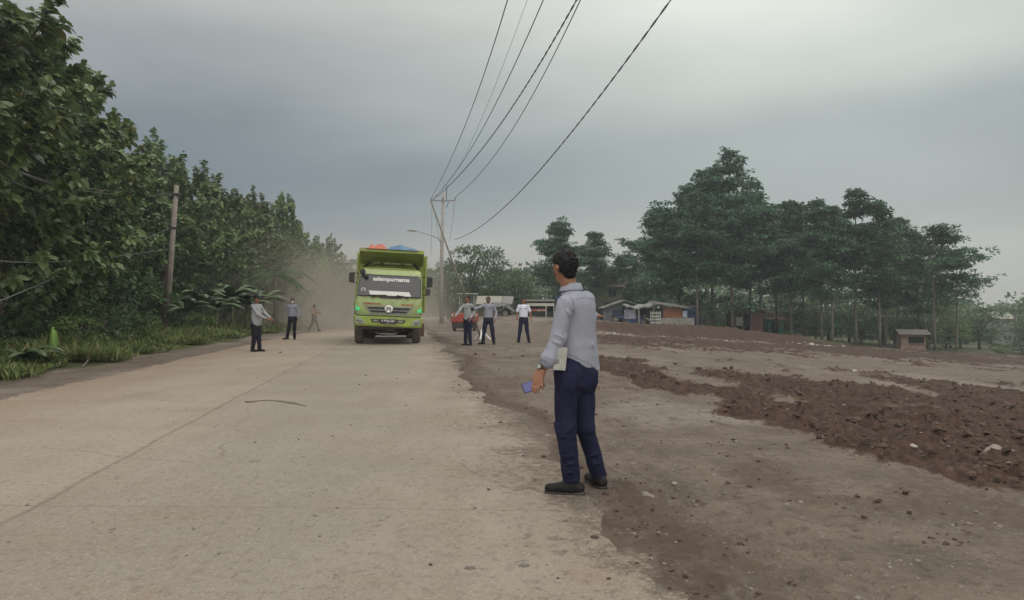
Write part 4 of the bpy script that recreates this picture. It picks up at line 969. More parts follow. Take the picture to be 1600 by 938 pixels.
for sx in (-1, 1): m.prism([(-.42, 3.41), (.96, 3.41), (.96, 3.01), (.84, 2.99)], sx * 1.165, sx * 1.185, 'x')
for x in (-.38, .38): m.loft([[(x - .05, -.30, 3.40), (x + .05, -.30, 3.40), (x + .05, -.30, 3.38), (x - .05, -.30, 3.38)], [(x - .05, .80, 2.96), (x + .05, .80, 2.96), (x + .05, .84, 2.92), (x - .05, .84, 2.92)]])
m.build('headboard_panel', M_DGREEN, bed)
m = MB(); m.box((.02, .76, 3.03), (1.46, .07, .06)); m.build('headboard_rail', plain('pale green rail', (.48, .54, .26), .5), bed, False, .006)
for sx in (-1, 1):
    m = MB(); m.tube([(sx * .86, .74, 3.02), (sx * 1.02, .60, 2.86)], .045, 6); m.build('hinge_strut', M_BLACK, bed)
def heap(name, label, cx, w, hgt_, mat, seed):
    m = MB(); n, q = 18, 10; V = []
    for i in range(n + 1):
        for k in range(q + 1):
            u, v = i / n * 2 - 1, k / q * 2 - 1; r2 = max(0, 1 - u * u) ** .6 * max(0, 1 - v * v) ** .6
            z = hgt_ * r2 * (.30 + 1.5 * vn(u * 3.4 + seed, v * 2.6, None, seed)) + .11 * (vn(u * 7, v * 6, None, seed + 1) - .5) * r2; V.append((cx + u * w + .06 * (vn(u * 3, v * 3, None, seed + 4) - .5), .55 + v * .75, z))
    F = [(i * (q + 1) + k, (i + 1) * (q + 1) + k, (i + 1) * (q + 1) + k + 1, i * (q + 1) + k + 1) for i in range(n) for k in range(q)]
    o = len(V); V2 = [(x, y, -.01) for x, y, z in V]; m.add(V + V2, F + [tuple(a + o for a in f[::-1]) for f in F]); ob = m.build(name, mat, None, True)
    Mx = T.matrix_basis if False else (Matrix.Translation(T.location) @ Matrix.Rotation(R(8.2), 4, 'Z') @ Matrix.Rotation(ROLL[1], 4, 'Y')); ob.matrix_world = Mx @ Matrix.Translation((0, -.35, 3.478)); return tag(ob, label, 'tarpaulin')
heap('tarpaulin', 'crumpled orange red tarpaulin bundled on top of the truck bed', -.56, .38, .17, plain('orange tarpaulin', (.42, .10, .055), .55, var=.2, scale=4), 3)
heap('tarpaulin', 'crumpled blue tarpaulin bundled on top of the truck bed', .38, .58, .17, plain('blue tarpaulin', (.05, .13, .24), .5, var=.3, scale=3), 8)

# ================================================================== poles and cables
M_CONC = plain('pole concrete', (.30, .285, .26), .85, var=.2, scale=5, bump=.3)
M_POLEW = plain('weathered pole', (.25, .215, .18), .85, var=.3, scale=4, bump=.4)
M_WIRE = plain('cable', (.035, .035, .037), .6)
M_CER = plain('insulator', (.16, .10, .08), .3)
M_BAMB = plain('bamboo', (.16, .145, .115), .6, var=.25, scale=5)
PP = on(690, 62); PH = at(693, 302, 62).z
root = thing('utility_pole', 'tall pale concrete utility pole with a crossarm, right of the truck', 'utility pole', PP)
h_ = PH - PP.z; wx = lambda px: at(px, 400, 62).x - PP.x; wz = lambda py: at(690, py, 62).z - PP.z
m = MB(); m.tube([(0, 0, -.2), (0, 0, h_ * .5), (.12, 0, h_)], [.19, .155, .115], 14); m.build('shaft', M_CONC, root, True)
m = MB(); m.box((wx(693), -.14, wz(314)), (wx(711) - wx(674), .09, .11)); ca_ = m.build('crossarm', M_STEEL, root, False, .01)
m = MB(); m.tube([(wx(697), -.1, wz(316)), (wx(698.5), -.1, wz(290))], .03, 6); m.tube([(wx(697), -.1, wz(326)), (wx(701), -.1, wz(316))], .025, 6); m.build('mast', M_CHAS, root)
INS = []
for px in (675, 679, 692, 711):
    m = MB(); X_ = wx(px); m.lathe([(.02, 0), (.05, .04), (.03, .09), (.055, .13), (.03, .18), (.04, .22), (.001, .24)], (X_, -.14, wz(314) + .05), 'z', 10); m.build('insulator', M_CER, root, True); INS.append(PP + Vector((X_, -.14, wz(314) + .28)))
lx = lambda px, py: (wx(px), -.2, wz(py))
m = MB(); m.tube([lx(689, 379), lx(684, 372), lx(672, 368), lx(655, 363), lx(643, 361)], [.04, .04, .035, .03, .03], 8); arm = m.build('lamp_arm', M_STEEL, root, True)
m = MB(); m.ball(lx(643.5, 361), (.42, .13, .08), 10, 6); m.build('lamp_head', M_STEEL, arm, True)
def cable(label, P, rad, twist=False, group=None, n=28, cat='cable'):
    m = MB(); P = [Vector(p) for p in P]
    if len(P) == 3:                    # parabola through end, middle, end
        a, c_, e = P; ts = np.linspace(0, 1, n); pts = [a * ((1 - t) * (1 - 2 * t)) + c_ * (4 * t * (1 - t)) + e * (t * (2 * t - 1)) for t in ts]
    else: pts = P
    if not twist: m.tube(pts, rad, 6)
    else:
        L_ = sum((pts[i + 1] - pts[i]).length for i in range(len(pts) - 1)); N_ = int(L_ / .22)
        fine_ = []
        for k in range(N_ + 1):
            f = k / N_ * (len(pts) - 1); i = min(int(f), len(pts) - 2); fine_.append(pts[i].lerp(pts[i + 1], f - i))
        for ph in (0, math.pi):
            q = [p + Vector((math.cos(k * 1.05 + ph), 0, math.sin(k * 1.05 + ph))) * rad * .8 for k, p in enumerate(fine_)]; m.tube(q, rad * .72, 5)
    return tag(m.build('cable', M_WIRE, None, True), label, cat, group)
def overhead(label, start, pxt, z22, mid, rad, twist=False):
    """from the pole over the camera: passes the top of the frame at pxt; mid = a pixel it passes through"""
    Yt = (z22 - CAMZ) / ((HOR - 0) / FPX); top = at(pxt, 0, Yt); d = (top - start); end = start + d * ((start.y + 9) / (start.y - top.y)); end.z = max(top.z + .15, start.z)
    ym = mid[2]; midp = at(mid[0], mid[1], ym)
    # quadratic in y through start, mid, top, continued past the camera
    ysn = np.linspace(start.y, -9, 70); o = []
    ya, yb, yc = start.y, ym, top.y
    for yy in ysn:
        la = (yy - yb) * (yy - yc) / ((ya - yb) * (ya - yc)); lb = (yy - ya) * (yy - yc) / ((yb - ya) * (yb - yc)); lc = (yy - ya) * (yy - yb) / ((yc - ya) * (yc - yb))
        o.append(start * la + midp * lb + top * lc)
    for q, yy in zip(o, ysn): q.y = yy
    return cable(label, o, rad, twist, 'overhead cables from the concrete pole')
overhead('leftmost overhead cable rising from the concrete pole to the top edge', INS[0], 793, 10.75, (748, 140, 33), .018)
overhead('overhead cable second from left, leaving the crossarm beside the first', INS[1], 849, 10.75, (792, 127, 30), .018)
overhead('thicker overhead cable crossing behind the second one near the pole', INS[1] + Vector((.1, .1, 0)), 901, 10.75, (800, 168, 34), .022, True)
overhead('overhead cable from the right tip of the crossarm', INS[3], 907, 10.75, (812, 184, 35), .018)
overhead('faint thin overhead cable between the two left cables', INS[2] + Vector((0, .1, .9)), 824, 11.6, (783, 110, 30), .007)
lowp = PP + Vector((wx(707) + .2, -.2, wz(375)))
overhead('low twisted cable sagging away to the right of the concrete pole', lowp, 1048, 8.1, (884, 218, 26), .017, True)
for px0, py0, px1, py1, lab in ((675, 318, 673, 400, 'thin stay wire hanging from the left end of the crossarm'), (676, 320, 687, 376, 'thin wire from the left crossarm end to the lamp arm'), (710, 318, 702, 378, 'thin wire dropping from the right end of the crossarm')):
    a = PP + Vector((wx(px0), -.2, wz(py0))); e = PP + Vector((wx(px1), -.2, wz(py1))); cable(lab, [a, (a + e) / 2 + Vector((.05, 0, -.1)), e], .012)
# leaning bamboo pole with white foot
root = thing('leaning_pole', 'long thin pole leaning left across the concrete pole, foot by the two officers', 'pole', on(753, 31))
o3 = root.location; tip = at(672.5, 312, 31.6) - o3
m = MB(); m.tube([(0, 0, 0), tip * .5 + Vector((-.04, 0, 0)), tip], [.042, .037, .033], 8); m.build('shaft', M_BAMB, root, True)
m = MB()
for a in (.4, 2.5, 4.6): m.tube([(0, 0, .40), (.36 * math.cos(a), .3 * math.sin(a), 0)], [.045, .06], 6)
m.build('foot', M_WHITE, root)
# leaning roadside pole on the left
LP = on(258, 33); root = thing('utility_pole', 'weathered slightly leaning utility pole in front of the left trees', 'utility pole', LP); tipL = at(276, 290, 33) - LP
m = MB(); m.tube([(0, 0, -.2), tipL * .5, tipL], [.15, .125, .10], 12); m.build('shaft', M_POLEW, root, True)
m = MB(); m.box(tipL * .94, (.34, .26, .10)); m.box(tipL * .72, (.30, .28, .08)); m.build('bracket', M_CHAS, root, False, .01)
m = MB(); m.tube([(-.13, -.08, .1), tipL * .48 + Vector((-.13, -.1, 0))], .035, 6); m.build('conduit', plain('rusty conduit', (.10, .06, .045), .8), root)
FPo = on(412, 50); root = thing('utility_pole', 'thin pale far utility pole overgrown with leaves, beside the young palm', 'utility pole', FPo); tipF = at(419, 368, 50) - FPo
m = MB(); m.tube([(0, 0, -.1), tipF * .5, tipF], [.12, .10, .08], 8); m.build('shaft', M_POLEW, root, True)
r = np.random.default_rng(4); n = 160; tt = r.uniform(.35, .97, n); P = np.array([list(tipF * float(t)) for t in tt]) + r.normal(0, .10, (n, 3)); D = r.normal(0, 1, (n, 3)); V, F = leafcloud(P, D, unit(r.normal(0, .4, (n, 3)) + [0, 0, 1]), r.uniform(.2, .4, n), .16, .3); o = link('creeper', mesh_only('creeper', V, F, M_PALE)); o.parent = root
M_WIRE = plain('sunbleached cable', (.115, .115, .11), .6)
GL = 'cables on the leaning roadside pole'
pt = lambda f: LP + tipL * f + Vector((-.05, -.12, 0))
cable('upper cable from the leaning pole to the left picture edge', [pt(.94), at(120, 292, 21), at(-20, 236, 14)], .015, False, GL)
cable('second cable from the leaning pole to the left picture edge', [pt(.93), at(130, 290, 21) + Vector((0, 0, -.15)), at(-20, 228, 14) + Vector((0, 0, -.1))], .014, False, GL)
cable('middle cable from the leaning pole rising to the left picture edge', [pt(.74), at(120, 318, 21), at(-20, 262, 14)], .014, False, GL)
cable('low level cable from the leaning pole to the left picture edge', [pt(.58), at(120, 407, 21), at(-20, 404, 14)], .015, False, GL)
cable('slanting stay cable from the leaning pole down to the left grass', [pt(.72), at(120, 420, 21), at(-20, 478, 14)], .014, False, GL)
cable('drooping cable between the leaning pole and the far thin pole', [LP + tipL * .94, at(352, 392, 41), FPo + tipF * .95], .022, False, GL)
# ================================================================== stalls and houses on the right
M_PLANK = plain('green planks', (.17, .20, .10), .8, var=.3, scale=5, dirt=(.10, .09, .06, .6))
M_ZINC = plain('old zinc roof', (.17, .165, .15), .7, var=.35, scale=4, dirt=(.15, .10, .07, .5))
M_PZINC = plain('pale zinc roof', (.22, .21, .175), .65, var=.2, scale=4, dirt=(.25, .22, .17, .5))
M_TILE = plain('mossy roof tiles', (.12, .105, .085), .9, var=.4, scale=6)
M_ORANGE = plain('orange boards', (.19, .065, .03), .75, var=.25, scale=3, dirt=(.18, .09, .05, .5))
M_LATT = plain('white lattice', (.38, .38, .35), .7, var=.25)
M_CEM = plain('cement wall', (.22, .21, .19), .85, var=.3, scale=4, dirt=(.15, .12, .09, .6))
M_BLUE = plain('blue sheet', (.025, .04, .11), .6, var=.3, scale=3)
M_BRICK = plain('red brick', (.12, .06, .042), .9, var=.35, scale=7)
M_TURQ = plain('turquoise wall', (.11, .36, .29), .7, var=.15, scale=2)
M_WOOD = plain('grey wood', (.16, .13, .10), .85, var=.35, scale=6)
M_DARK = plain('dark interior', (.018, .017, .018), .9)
M_CLOTH = plain('cream cloth', (.40, .385, .34), .75, var=.12)
M_CREAM = M_CLOTH
def slab(m, a, b_, c_, d_, th=.06):
    """thick sheet through 4 corners"""
    P = [Vector(p) for p in (a, b_, c_, d_)]; nrm = (P[1] - P[0]).cross(P[3] - P[0]).normalized() * th
    m.loft([P, [p + nrm for p in P]])
class Spot:
    """local frame for a building: x across the picture, y away, in metres, from pixel columns"""
    def __init__(s, px0, px1, pyb, Yd, name, label, cat, rz=0):
        s.Y = Yd; s.px = (px0 + px1) / 2; p = on(s.px, Yd); s.k = FPX / Yd; s.z0 = p.z
        s.o = thing(name, label, cat, p, rz); s.w = (px1 - px0) / s.k
    def x(s, px): return (px - s.px) / s.k
    def z(s, py): return at(s.px, py, s.Y).z - s.z0
def walls(m, w, d, h, t=.12, door=None):
    m.box((-w / 2 + t / 2, d / 2, h / 2), (t, d, h)); m.box((w / 2 - t / 2, d / 2, h / 2), (t, d, h)); m.box((0, d - t / 2, h / 2), (w - 2 * t, t, h))
# (a) pale metal roofed shed behind the masked officer
S = Spot(742, 802, 503, 74, 'market_shed', 'low open shed with pale and grey metal roof sheets behind the officer stretching his arm', 'shed')
m = MB(); zt = S.z(467); zb = S.z(476)
slab(m, (S.x(744), -.6, zb), (S.x(783), -.6, zb), (S.x(785), 2.2, zt + .25), (S.x(744), 2.2, zt + .25)); m.build('roof', M_PZINC, S.o)
m = MB(); slab(m, (S.x(783.5), -.6, zb), (S.x(800), -.6, zb - .03), (S.x(803), 2.2, zt + .2), (S.x(785.5), 2.2, zt + .25)); m.build('roof', M_ZINC, S.o)['label'] = 'grey roof sheet'
m = MB()
for px in (745, 770, 799): m.box((S.x(px), -.3, zb / 2), (.1, .1, zb)); m.box((S.x(px), 2.1, zt / 2), (.1, .1, zt))
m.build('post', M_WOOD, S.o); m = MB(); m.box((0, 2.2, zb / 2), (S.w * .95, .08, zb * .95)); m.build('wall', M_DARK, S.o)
m = MB(); m.box((S.x(765), .9, .45), (2.2, .8, .9)); m.build('counter', M_WOOD, S.o, False, .02)
# tarp covered heap right of it
p = on(790, 70); m = MB(); slab(m, (-1.5, -.4, .75), (.0, -.5, .95), (.2, 1.2, 1.25), (-1.3, 1.2, 1.30), .04); slab(m, (-.1, -.5, .95), (.8, -.4, .35), (.9, 1.2, .5), (.2, 1.2, 1.2), .04)
root = thing('awning', 'slanted grey tarpaulin awning between the pale shed and the white shirted man', 'awning', p); m.build('sheet', plain('grey tarpaulin', (.085, .09, .095), .7, var=.25, scale=3), root)
m = MB(); [m.box((x_, y_, h_ / 2), (.07, .07, h_)) for x_, y_, h_ in ((-1.4, -.3, .76), (.75, -.3, .40), (-1.2, 1.1, 1.27), (.15, 1.1, 1.24))]; m.build('post', M_WOOD, root)
def motorbike(p, rz, label, mat, group='motorbikes parked at the stalls'):
    root = thing('motorbike', label, 'motorbike', p, rz, group)
    for x_ in (-.62, .62):
        m = MB(); m.lathe([(.20, -.04), (.28, -.045), (.29, 0), (.28, .045), (.20, .04)], (x_, 0, .29), 'y', 16); wh = m.build('wheel', M_TYRE, root, True)
        m = MB(); m.lathe([(.02, -.05), (.20, -.01), (.20, .01), (.02, .05)], (x_, 0, .29), 'y', 10); m.build('rim', M_STEEL, wh)
    m = MB(); m.tube([(.62, 0, .29), (.48, 0, .75), (.40, 0, .98)], .05, 6); m.tube([(.40, 0, .70), (.1, 0, .45), (-.35, 0, .52), (-.75, 0, .68)], [.09, .14, .13, .05], 8); m.build('body', mat, root, True)
    m = MB(); m.loft([[(x_, y_, z_) for x_, y_, z_ in ((-.72, -.1, .72), (-.72, .1, .72), (.05, .1, .70), (.05, -.1, .70))], [(-.70, -.11, .80), (-.70, .11, .80), (.05, .09, .77), (.05, -.09, .77)]]); m.build('seat', M_BLACK, root, False, .02)
    m = MB(); m.tube([(.34, -.32, 1.02), (.42, -.1, .98), (.42, .1, .98), (.34, .32, 1.02)], .02, 6); m.build('handlebar', M_BLACK, root, True); m = MB(); m.ball((.50, 0, .84), (.07, .09, .09)); m.build('headlight', M_LENS, root, True)
motorbike(on(779, 68), .2, 'dark motorbike parked under the grey tarpaulin awning', M_CHAS)
# (b) snack stall with cream valance
S = Spot(826, 868, 501, 70, 'snack_stall', 'dark snack stall with a cream cloth strip, right of the white shirted man', 'stall')
zr, zv0, zv1 = S.z(471.5), S.z(474), S.z(478.5); xl_, xr_ = S.x(822), S.x(867)
m = MB(); slab(m, (xl_ - .1, -.5, zr), (xr_ + .1, -.5, zr), (xr_ + .1, 2.2, zr + .15), (xl_ - .1, 2.2, zr + .15), .07); m.build('roof', M_TILE, S.o)
m = MB(); m.box(((xl_ + xr_) / 2, -.42, (zv0 + zv1) / 2), (xr_ - xl_, .03, zv0 - zv1)); m.build('valance', M_CLOTH, S.o)
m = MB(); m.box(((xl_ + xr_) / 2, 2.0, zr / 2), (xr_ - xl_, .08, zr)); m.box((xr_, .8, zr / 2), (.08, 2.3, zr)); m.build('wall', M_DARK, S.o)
m = MB(); [m.box((x_, -.38, zv0 / 2), (.09, .09, zv0)) for x_ in (xl_ + .1, S.x(853), xr_ - .1)]; m.build('post', M_LATT, S.o)
m = MB(); m.box(((xl_ + xr_) / 2, -.1, .28), (xr_ - xl_ - .3, .5, .5)); m.build('counter', M_DARK, S.o)
m = MB(); x0_, x1_, z0_, z1_ = S.x(840), S.x(853), S.z(494.5), S.z(485)
m.box(((x0_ + x1_) / 2, -.32, z0_), (x1_ - x0_, .04, .06)); m.box(((x0_ + x1_) / 2, -.32, z1_), (x1_ - x0_, .04, .06)); m.box((x0_, -.32, (z0_ + z1_) / 2), (.06, .04, z1_ - z0_)); m.box((x1_, -.32, (z0_ + z1_) / 2), (.06, .04, z1_ - z0_)); m.box(((x0_ + x1_) / 2, -.30, (z0_ * .5 + z1_ * .5)), (x1_ - x0_, .03, .05)); m.build('display_frame', M_LATT, S.o)
m = MB(); rr_ = random.Random(3)
for row in range(3):
    for k in range(7): m.box((S.x(829.5 + 3.4 * k) , -.25, S.z(494 - 4.6 * row)), (.17, .12, .16 + .10 * rr_.random()))
m.build('packets', plain('red packets', (.34, .10, .07), .6, var=.6, scale=9), S.o)
# (c) green plank house, upper storey
S = Spot(928, 978, 502, 92, 'plank_house', 'two storey house with green plank upper wall behind the standing officer shoulder', 'house')
m = MB(); zt = S.z(449); zm = S.z(470); w_ = S.w
for k in range(9): m.box((S.x(952), .02 * (k % 2), zm + (zt - zm) * (k + .5) / 9), ((S.x(973) - S.x(931)), .06, (zt - zm) / 9 - .01))
m.build('plank_wall', M_PLANK, S.o)
m = MB(); m.box((S.x(952), 2.2, zt / 2), (S.x(973) - S.x(931), 4, zt)); m.build('wall', M_CEM, S.o)
m = MB(); slab(m, (S.x(928), -.8, zt - .05), (S.x(977), -.8, zt - .05), (S.x(974), 2.4, zt + 1.2), (S.x(932), 2.4, zt + 1.2), .10); slab(m, (S.x(932), 2.4, zt + 1.2), (S.x(974), 2.4, zt + 1.2), (S.x(977), 5.4, zt), (S.x(928), 5.4, zt), .10); rf = m.build('roof', M_TILE, S.o)
m = MB(); m.box((S.x(950), -.06, zm * .5), (1.0, .06, zm * .8)); m.build('door', M_DARK, S.o); m = MB(); m.box((S.x(957), -.07, zm + (zt - zm) * .55), (.9, .06, .8)); wn_ = m.build('window', M_DARK, S.o); m = MB(); m.box((S.x(957), -.11, zm + (zt - zm) * .55), (.05, .03, .8)); m.build('mullion', M_PLANK, wn_)
S = Spot(975, 1015, 500, 100, 'house', 'dim grey house behind the stalls, between the green plank house and the orange walled stall', 'house')
m = MB(); zt = S.z(456); m.box((0, 1.8, zt / 2), (S.w, 3.6, zt)); m.build('wall', plain('dim plaster', (.13, .12, .11), .9, var=.3, scale=2), S.o); m = MB(); slab(m, (-S.w * .58, -.7, zt - .1), (S.w * .58, -.7, zt - .1), (S.w * .55, 1.8, zt + 1.1), (-S.w * .55, 1.8, zt + 1.1), .1); slab(m, (-S.w * .55, 1.8, zt + 1.1), (S.w * .55, 1.8, zt + 1.1), (S.w * .58, 4.2, zt), (-S.w * .58, 4.2, zt), .1); m.build('roof', M_ZINC, S.o); m = MB(); m.box((-.7, -.04, zt * .62), (1.1, .06, 1.0)); m.build('window', M_DARK, S.o)
# (d) gabled porch with dark opening
S = Spot(941, 1003, 503, 74, 'gabled_stall', 'low gabled stall with blue grey front and dark opening, left of the canopy stall', 'stall')
zt, ze = S.z(470), S.z(481); a, c_, e = S.x(943), S.x(975), S.x(1000)
m = MB(); slab(m, (a - .2, -.7, ze - .1), (c_, -.7, zt), (c_, 3.0, zt), (a - .2, 3.0, ze - .1), .07); slab(m, (c_, -.7, zt), (e + .2, -.7, ze + .1), (e + .2, 3.0, ze + .1), (c_, 3.0, zt), .07); m.build('roof', M_ZINC, S.o)
m = MB(); m.prism([(a, 0), (a + .9, 0), (a + .9, ze + .45), (a, ze)], 0, .1); m.prism([(a + .9, ze * .82), (e, ze * .82), (e, ze), (c_, zt - .1), (a + .9, ze + .40)], 0, .1); m.build('front_wall', plain('blue grey boards', (.13, .14, .155), .8, var=.25, scale=3), S.o)
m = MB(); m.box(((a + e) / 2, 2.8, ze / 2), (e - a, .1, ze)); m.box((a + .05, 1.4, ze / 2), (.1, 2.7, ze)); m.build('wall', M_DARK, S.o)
m = MB(); m.box((S.x(966), .05, ze * .66), (1.5, .03, .35)); m.build('curtain', M_BLUE, S.o)
motorbike(on(972, 71.5), .1, 'motorbike parked in front of the gabled stall', M_BLUE)
motorbike(on(1015, 71.5), 2.9, 'motorbike with pale panels under the grey canopy', M_STEEL)
motorbike(on(985, 72), .3, 'second motorbike from the left, between the gabled stall and the canopy post', M_CHAS)
# (e) flat canopy
S = Spot(976, 1022, 503, 71.5, 'canopy_stall', 'open stall under a wavy grey canopy sheet on thin posts', 'stall')
z1, z2 = S.z(477), S.z(480.5)
m = MB(); n = 12; up = [(S.x(977) + (S.x(1021) - S.x(977)) * k / n, z2 + (z1 - z2) * k / n + .08 * math.sin(k * 1.1) - .22 * math.sin(math.pi * k / n)) for k in range(n + 1)]
m.loft([[(x_, -.6, z_), (x_, 2.0, z_ + .3), (x_, 2.0, z_ + .34), (x_, -.6, z_ + .05 + .12)] for x_, z_ in up]); m.build('canopy', M_CREAM if False else plain('grey canopy', (.25, .245, .235), .75, var=.2), S.o)
for px in (979, 997, 1019):
    m = MB(); m.box((S.x(px), -.4, z2 / 2), (.14 if px == 997 else .07, .12, z2)); m.build('post', M_CEM if px == 997 else M_WOOD, S.o)
m = MB(); m.box((S.x(984), -.1, .95), (1.1, .06, .9)); m.build('notice_panel', plain('blotchy poster', (.26, .28, .34), .6, var=.8, scale=14), S.o)
m = MB(); m.box((S.x(1000), 1.9, z2 / 2), (S.w, .1, z2)); m.build('wall', M_DARK, S.o); m = MB(); m.box((S.x(990), .3, .4), (1.6, .6, .75)); m.build('table', M_BLUE, S.o, False, .02)
# (f) orange walled stall with white lattice
S = Spot(1015, 1085, 503, 70.5, 'orange_stall', 'stall with orange board wall, white lattice and low cement base', 'stall')
zt, zr_ = S.z(476), S.z(482.5); zl = S.z(497)
m = MB(); m.prism([(S.x(1036), zl), (S.x(1066), zl), (S.x(1066), zr_ + .02), (S.x(1036), zt - .2)], 0, .08); m.build('board_wall', M_ORANGE, S.o)
m = MB(); m.box(((S.x(1030) + S.x(1084)) / 2, -.05, zl / 2), (S.x(1084) - S.x(1030), .2, zl)); m.build('base_wall', M_CEM, S.o)
m = MB(); lx0, lx1 = S.x(1016), S.x(1032)
for k in range(6): m.box((lx0 + (lx1 - lx0) * k / 5, -.12, S.z(486) / 2), (.05, .04, S.z(486)))
for k in range(5): m.box(((lx0 + lx1) / 2, -.14, S.z(486) * (k + .3) / 5), (lx1 - lx0, .03, .14))
m.build('lattice', M_LATT, S.o)
m = MB(); slab(m, (S.x(1022), -.6, zt + .05), (S.x(1076), -.6, zr_), (S.x(1078), 2.4, zr_ + .25), (S.x(1022), 2.4, zt + .35), .06); m.build('roof', M_ZINC, S.o)
m = MB(); m.box((S.x(1045), 2.2, zr_ / 2), (S.x(1072) - S.x(1018), .1, zr_)); m.box((S.x(1071), 1.1, zr_ / 2), (.1, 2.1, zr_)); m.build('wall', M_DARK, S.o)
m = MB(); m.box((S.x(1070), -.03, S.z(491)), (.42, .06, .62)); m.build('window', plain('grey pane', (.28, .32, .38), .3), S.o)
m = MB(); m.tube([(S.x(1021), -.5, 0), (S.x(1021), -.5, S.z(456))], .04, 6); m.build('antenna_pole', M_BAMB, S.o)
# (g) blue tarpaulin shelter
S = Spot(1072, 1105, 503, 76, 'tarpaulin_shelter', 'shelter of bright blue tarpaulin between the orange stall and a tree trunk', 'shelter')
m = MB(); zt = S.z(480); n = 9
m.loft([[(S.x(1072) + (S.x(1088) - S.x(1072)) * k / n, .12 * math.sin(k * 1.9), 0), (S.x(1072) + (S.x(1088) - S.x(1072)) * k / n, .12 * math.sin(k * 1.9) + .1, 0), (S.x(1072) + (S.x(1088) - S.x(1072)) * k / n, .1, zt + .06 * math.sin(k)), (S.x(1072) + (S.x(1088) - S.x(1072)) * k / n, 0, zt + .06 * math.sin(k))] for k in range(n + 1)]); m.build('sheet', M_BLUE, S.o)
m = MB(); slab(m, (S.x(1071), -.1, zt), (S.x(1104), -.1, zt - .2), (S.x(1104), 2.0, zt + .1), (S.x(1071), 2.0, zt + .3), .05); m.build('roof', M_ZINC, S.o)
m = MB(); [m.box((S.x(px), y_, zt / 2), (.08, .08, zt)) for px in (1072, 1090, 1104) for y_ in (.2, 1.9)]; m.build('post', M_WOOD, S.o)
m = MB(); m.box((S.x(1097), 1.9, .8), (1.2, .06, 1.5)); m.build('back_sheet', M_BLUE, S.o)
# (h) gabled brick hut under the trees
S = Spot(1146, 1196, 520, 77, 'brick_hut', 'half open brick hut with a gabled zinc roof among the grove trunks', 'hut')
zt, ze = S.z(475), S.z(487); a, c_, e = S.x(1148), S.x(1166), S.x(1192)
m = MB(); slab(m, (a - .4, -.6, ze + .2), (c_, -.6, zt), (c_, 3, zt), (a - .4, 3, ze + .2), .07); slab(m, (c_, -.6, zt), (e + .3, -.6, ze - .1), (e + .3, 3, ze - .1), (c_, 3, zt), .07); m.build('roof', M_ZINC, S.o)
m = MB(); m.prism([(S.x(1174), 0), (e, 0), (e, ze - .05), (S.x(1174), ze + .5)], 0, .12); m.prism([(a, ze * .9), (S.x(1174), ze * .95), (S.x(1174), ze + .5), (c_, zt - .08), (a, ze + .15)], .02, .12); m.build('brick_wall', M_BRICK, S.o)
m = MB(); m.box(((a + e) / 2, 2.8, ze / 2), (e - a, .1, ze)); m.build('wall', M_DARK, S.o); m = MB(); m.box((S.x(1154), -.2, ze * .62), (.75, .05, .95)); m.build('white_board', M_CEM, S.o)
m = MB(); [m.box((S.x(px), -.1, ze / 2), (.09, .09, ze)) for px in (1149, 1160, 1173)]; m.build('post', M_WOOD, S.o); m = MB(); m.box((S.x(1167), .2, .62), (1.0, .6, .08)); m.box((S.x(1167), .2, .3), (.8, .4, .6)); m.build('bench', M_CEM, S.o)
# (i) turquoise walled house
S = Spot(1196, 1232, 521, 88, 'turquoise_house', 'low house with turquoise wall seen between the grove trunks', 'house')
m = MB(); zt = S.z(500); m.box((S.x(1212), 1.6, zt / 2), (S.x(1224) - S.x(1199), 3.2, zt)); m.build('wall', M_TURQ, S.o); m = MB(); slab(m, (S.x(1193), -.7, zt), (S.x(1229), -.7, zt), (S.x(1226), 1.6, zt + .9), (S.x(1197), 1.6, zt + .9), .08); slab(m, (S.x(1197), 1.6, zt + .9), (S.x(1226), 1.6, zt + .9), (S.x(1229), 3.9, zt), (S.x(1193), 3.9, zt), .08); m.build('roof', plain('rusty tiles', (.14, .075, .06), .9), S.o)
m = MB(); m.box((S.x(1211), -.04, zt * .45), (.8, .06, zt * .88)); m.build('door', M_DARK, S.o); m = MB(); m.box((S.x(1234), -.5, .6), (.5, .4, 1.2)); m.build('water_drum', M_LENS, S.o, False, .05)
# (j) small brick kiosk
S = Spot(1406, 1448, 551, 70, 'brick_kiosk', 'small lone brick kiosk with a grey sheet roof at the field edge', 'kiosk', R(-14))
w_, d_, h_ = (1446 - 1408) / S.k * .92, 1.9, S.z(523); 
m = MB(); m.box((-w_ / 2 + .06, d_ / 2, h_ / 2), (.12, d_, h_)); m.box((w_ / 2 - .06, d_ / 2, h_ / 2), (.12, d_, h_)); m.box((0, d_ - .06, h_ / 2), (w_ - .24, .12, h_)); m.box((0, .06, h_ * .20), (w_ - .24, .12, h_ * .40)); m.box((0, .06, h_ * .93), (w_ - .24, .12, h_ * .14)); m.box((-w_ / 2 + .38, .06, h_ * .63), (.52, .12, h_ * .46)); m.build('brick_wall', plain('pale brick', (.215, .135, .105), .9, var=.35, scale=8, dirt=(.30, .27, .23, .5)), S.o)
m = MB(); m.box((.30, .5, h_ * .60), (w_ - 1.0, .05, h_ * .42)); m.build('shutter', M_DARK, S.o); m = MB(); m.box((.30, -.08, h_ * .43), (w_ - .8, .28, .05)); m.build('ledge', M_WOOD, S.o)
m = MB(); slab(m, (-w_ / 2 - .3, -.55, h_ - .02), (w_ / 2 + .35, -.55, h_ - .02), (w_ / 2 + .35, d_ / 2, h_ + .40), (-w_ / 2 - .3, d_ / 2, h_ + .40), .07); slab(m, (-w_ / 2 - .3, d_ / 2, h_ + .40), (w_ / 2 + .35, d_ / 2, h_ + .40), (w_ / 2 + .35, d_ + .5, h_), (-w_ / 2 - .3, d_ + .5, h_), .07); m.build('roof', M_ZINC, S.o)
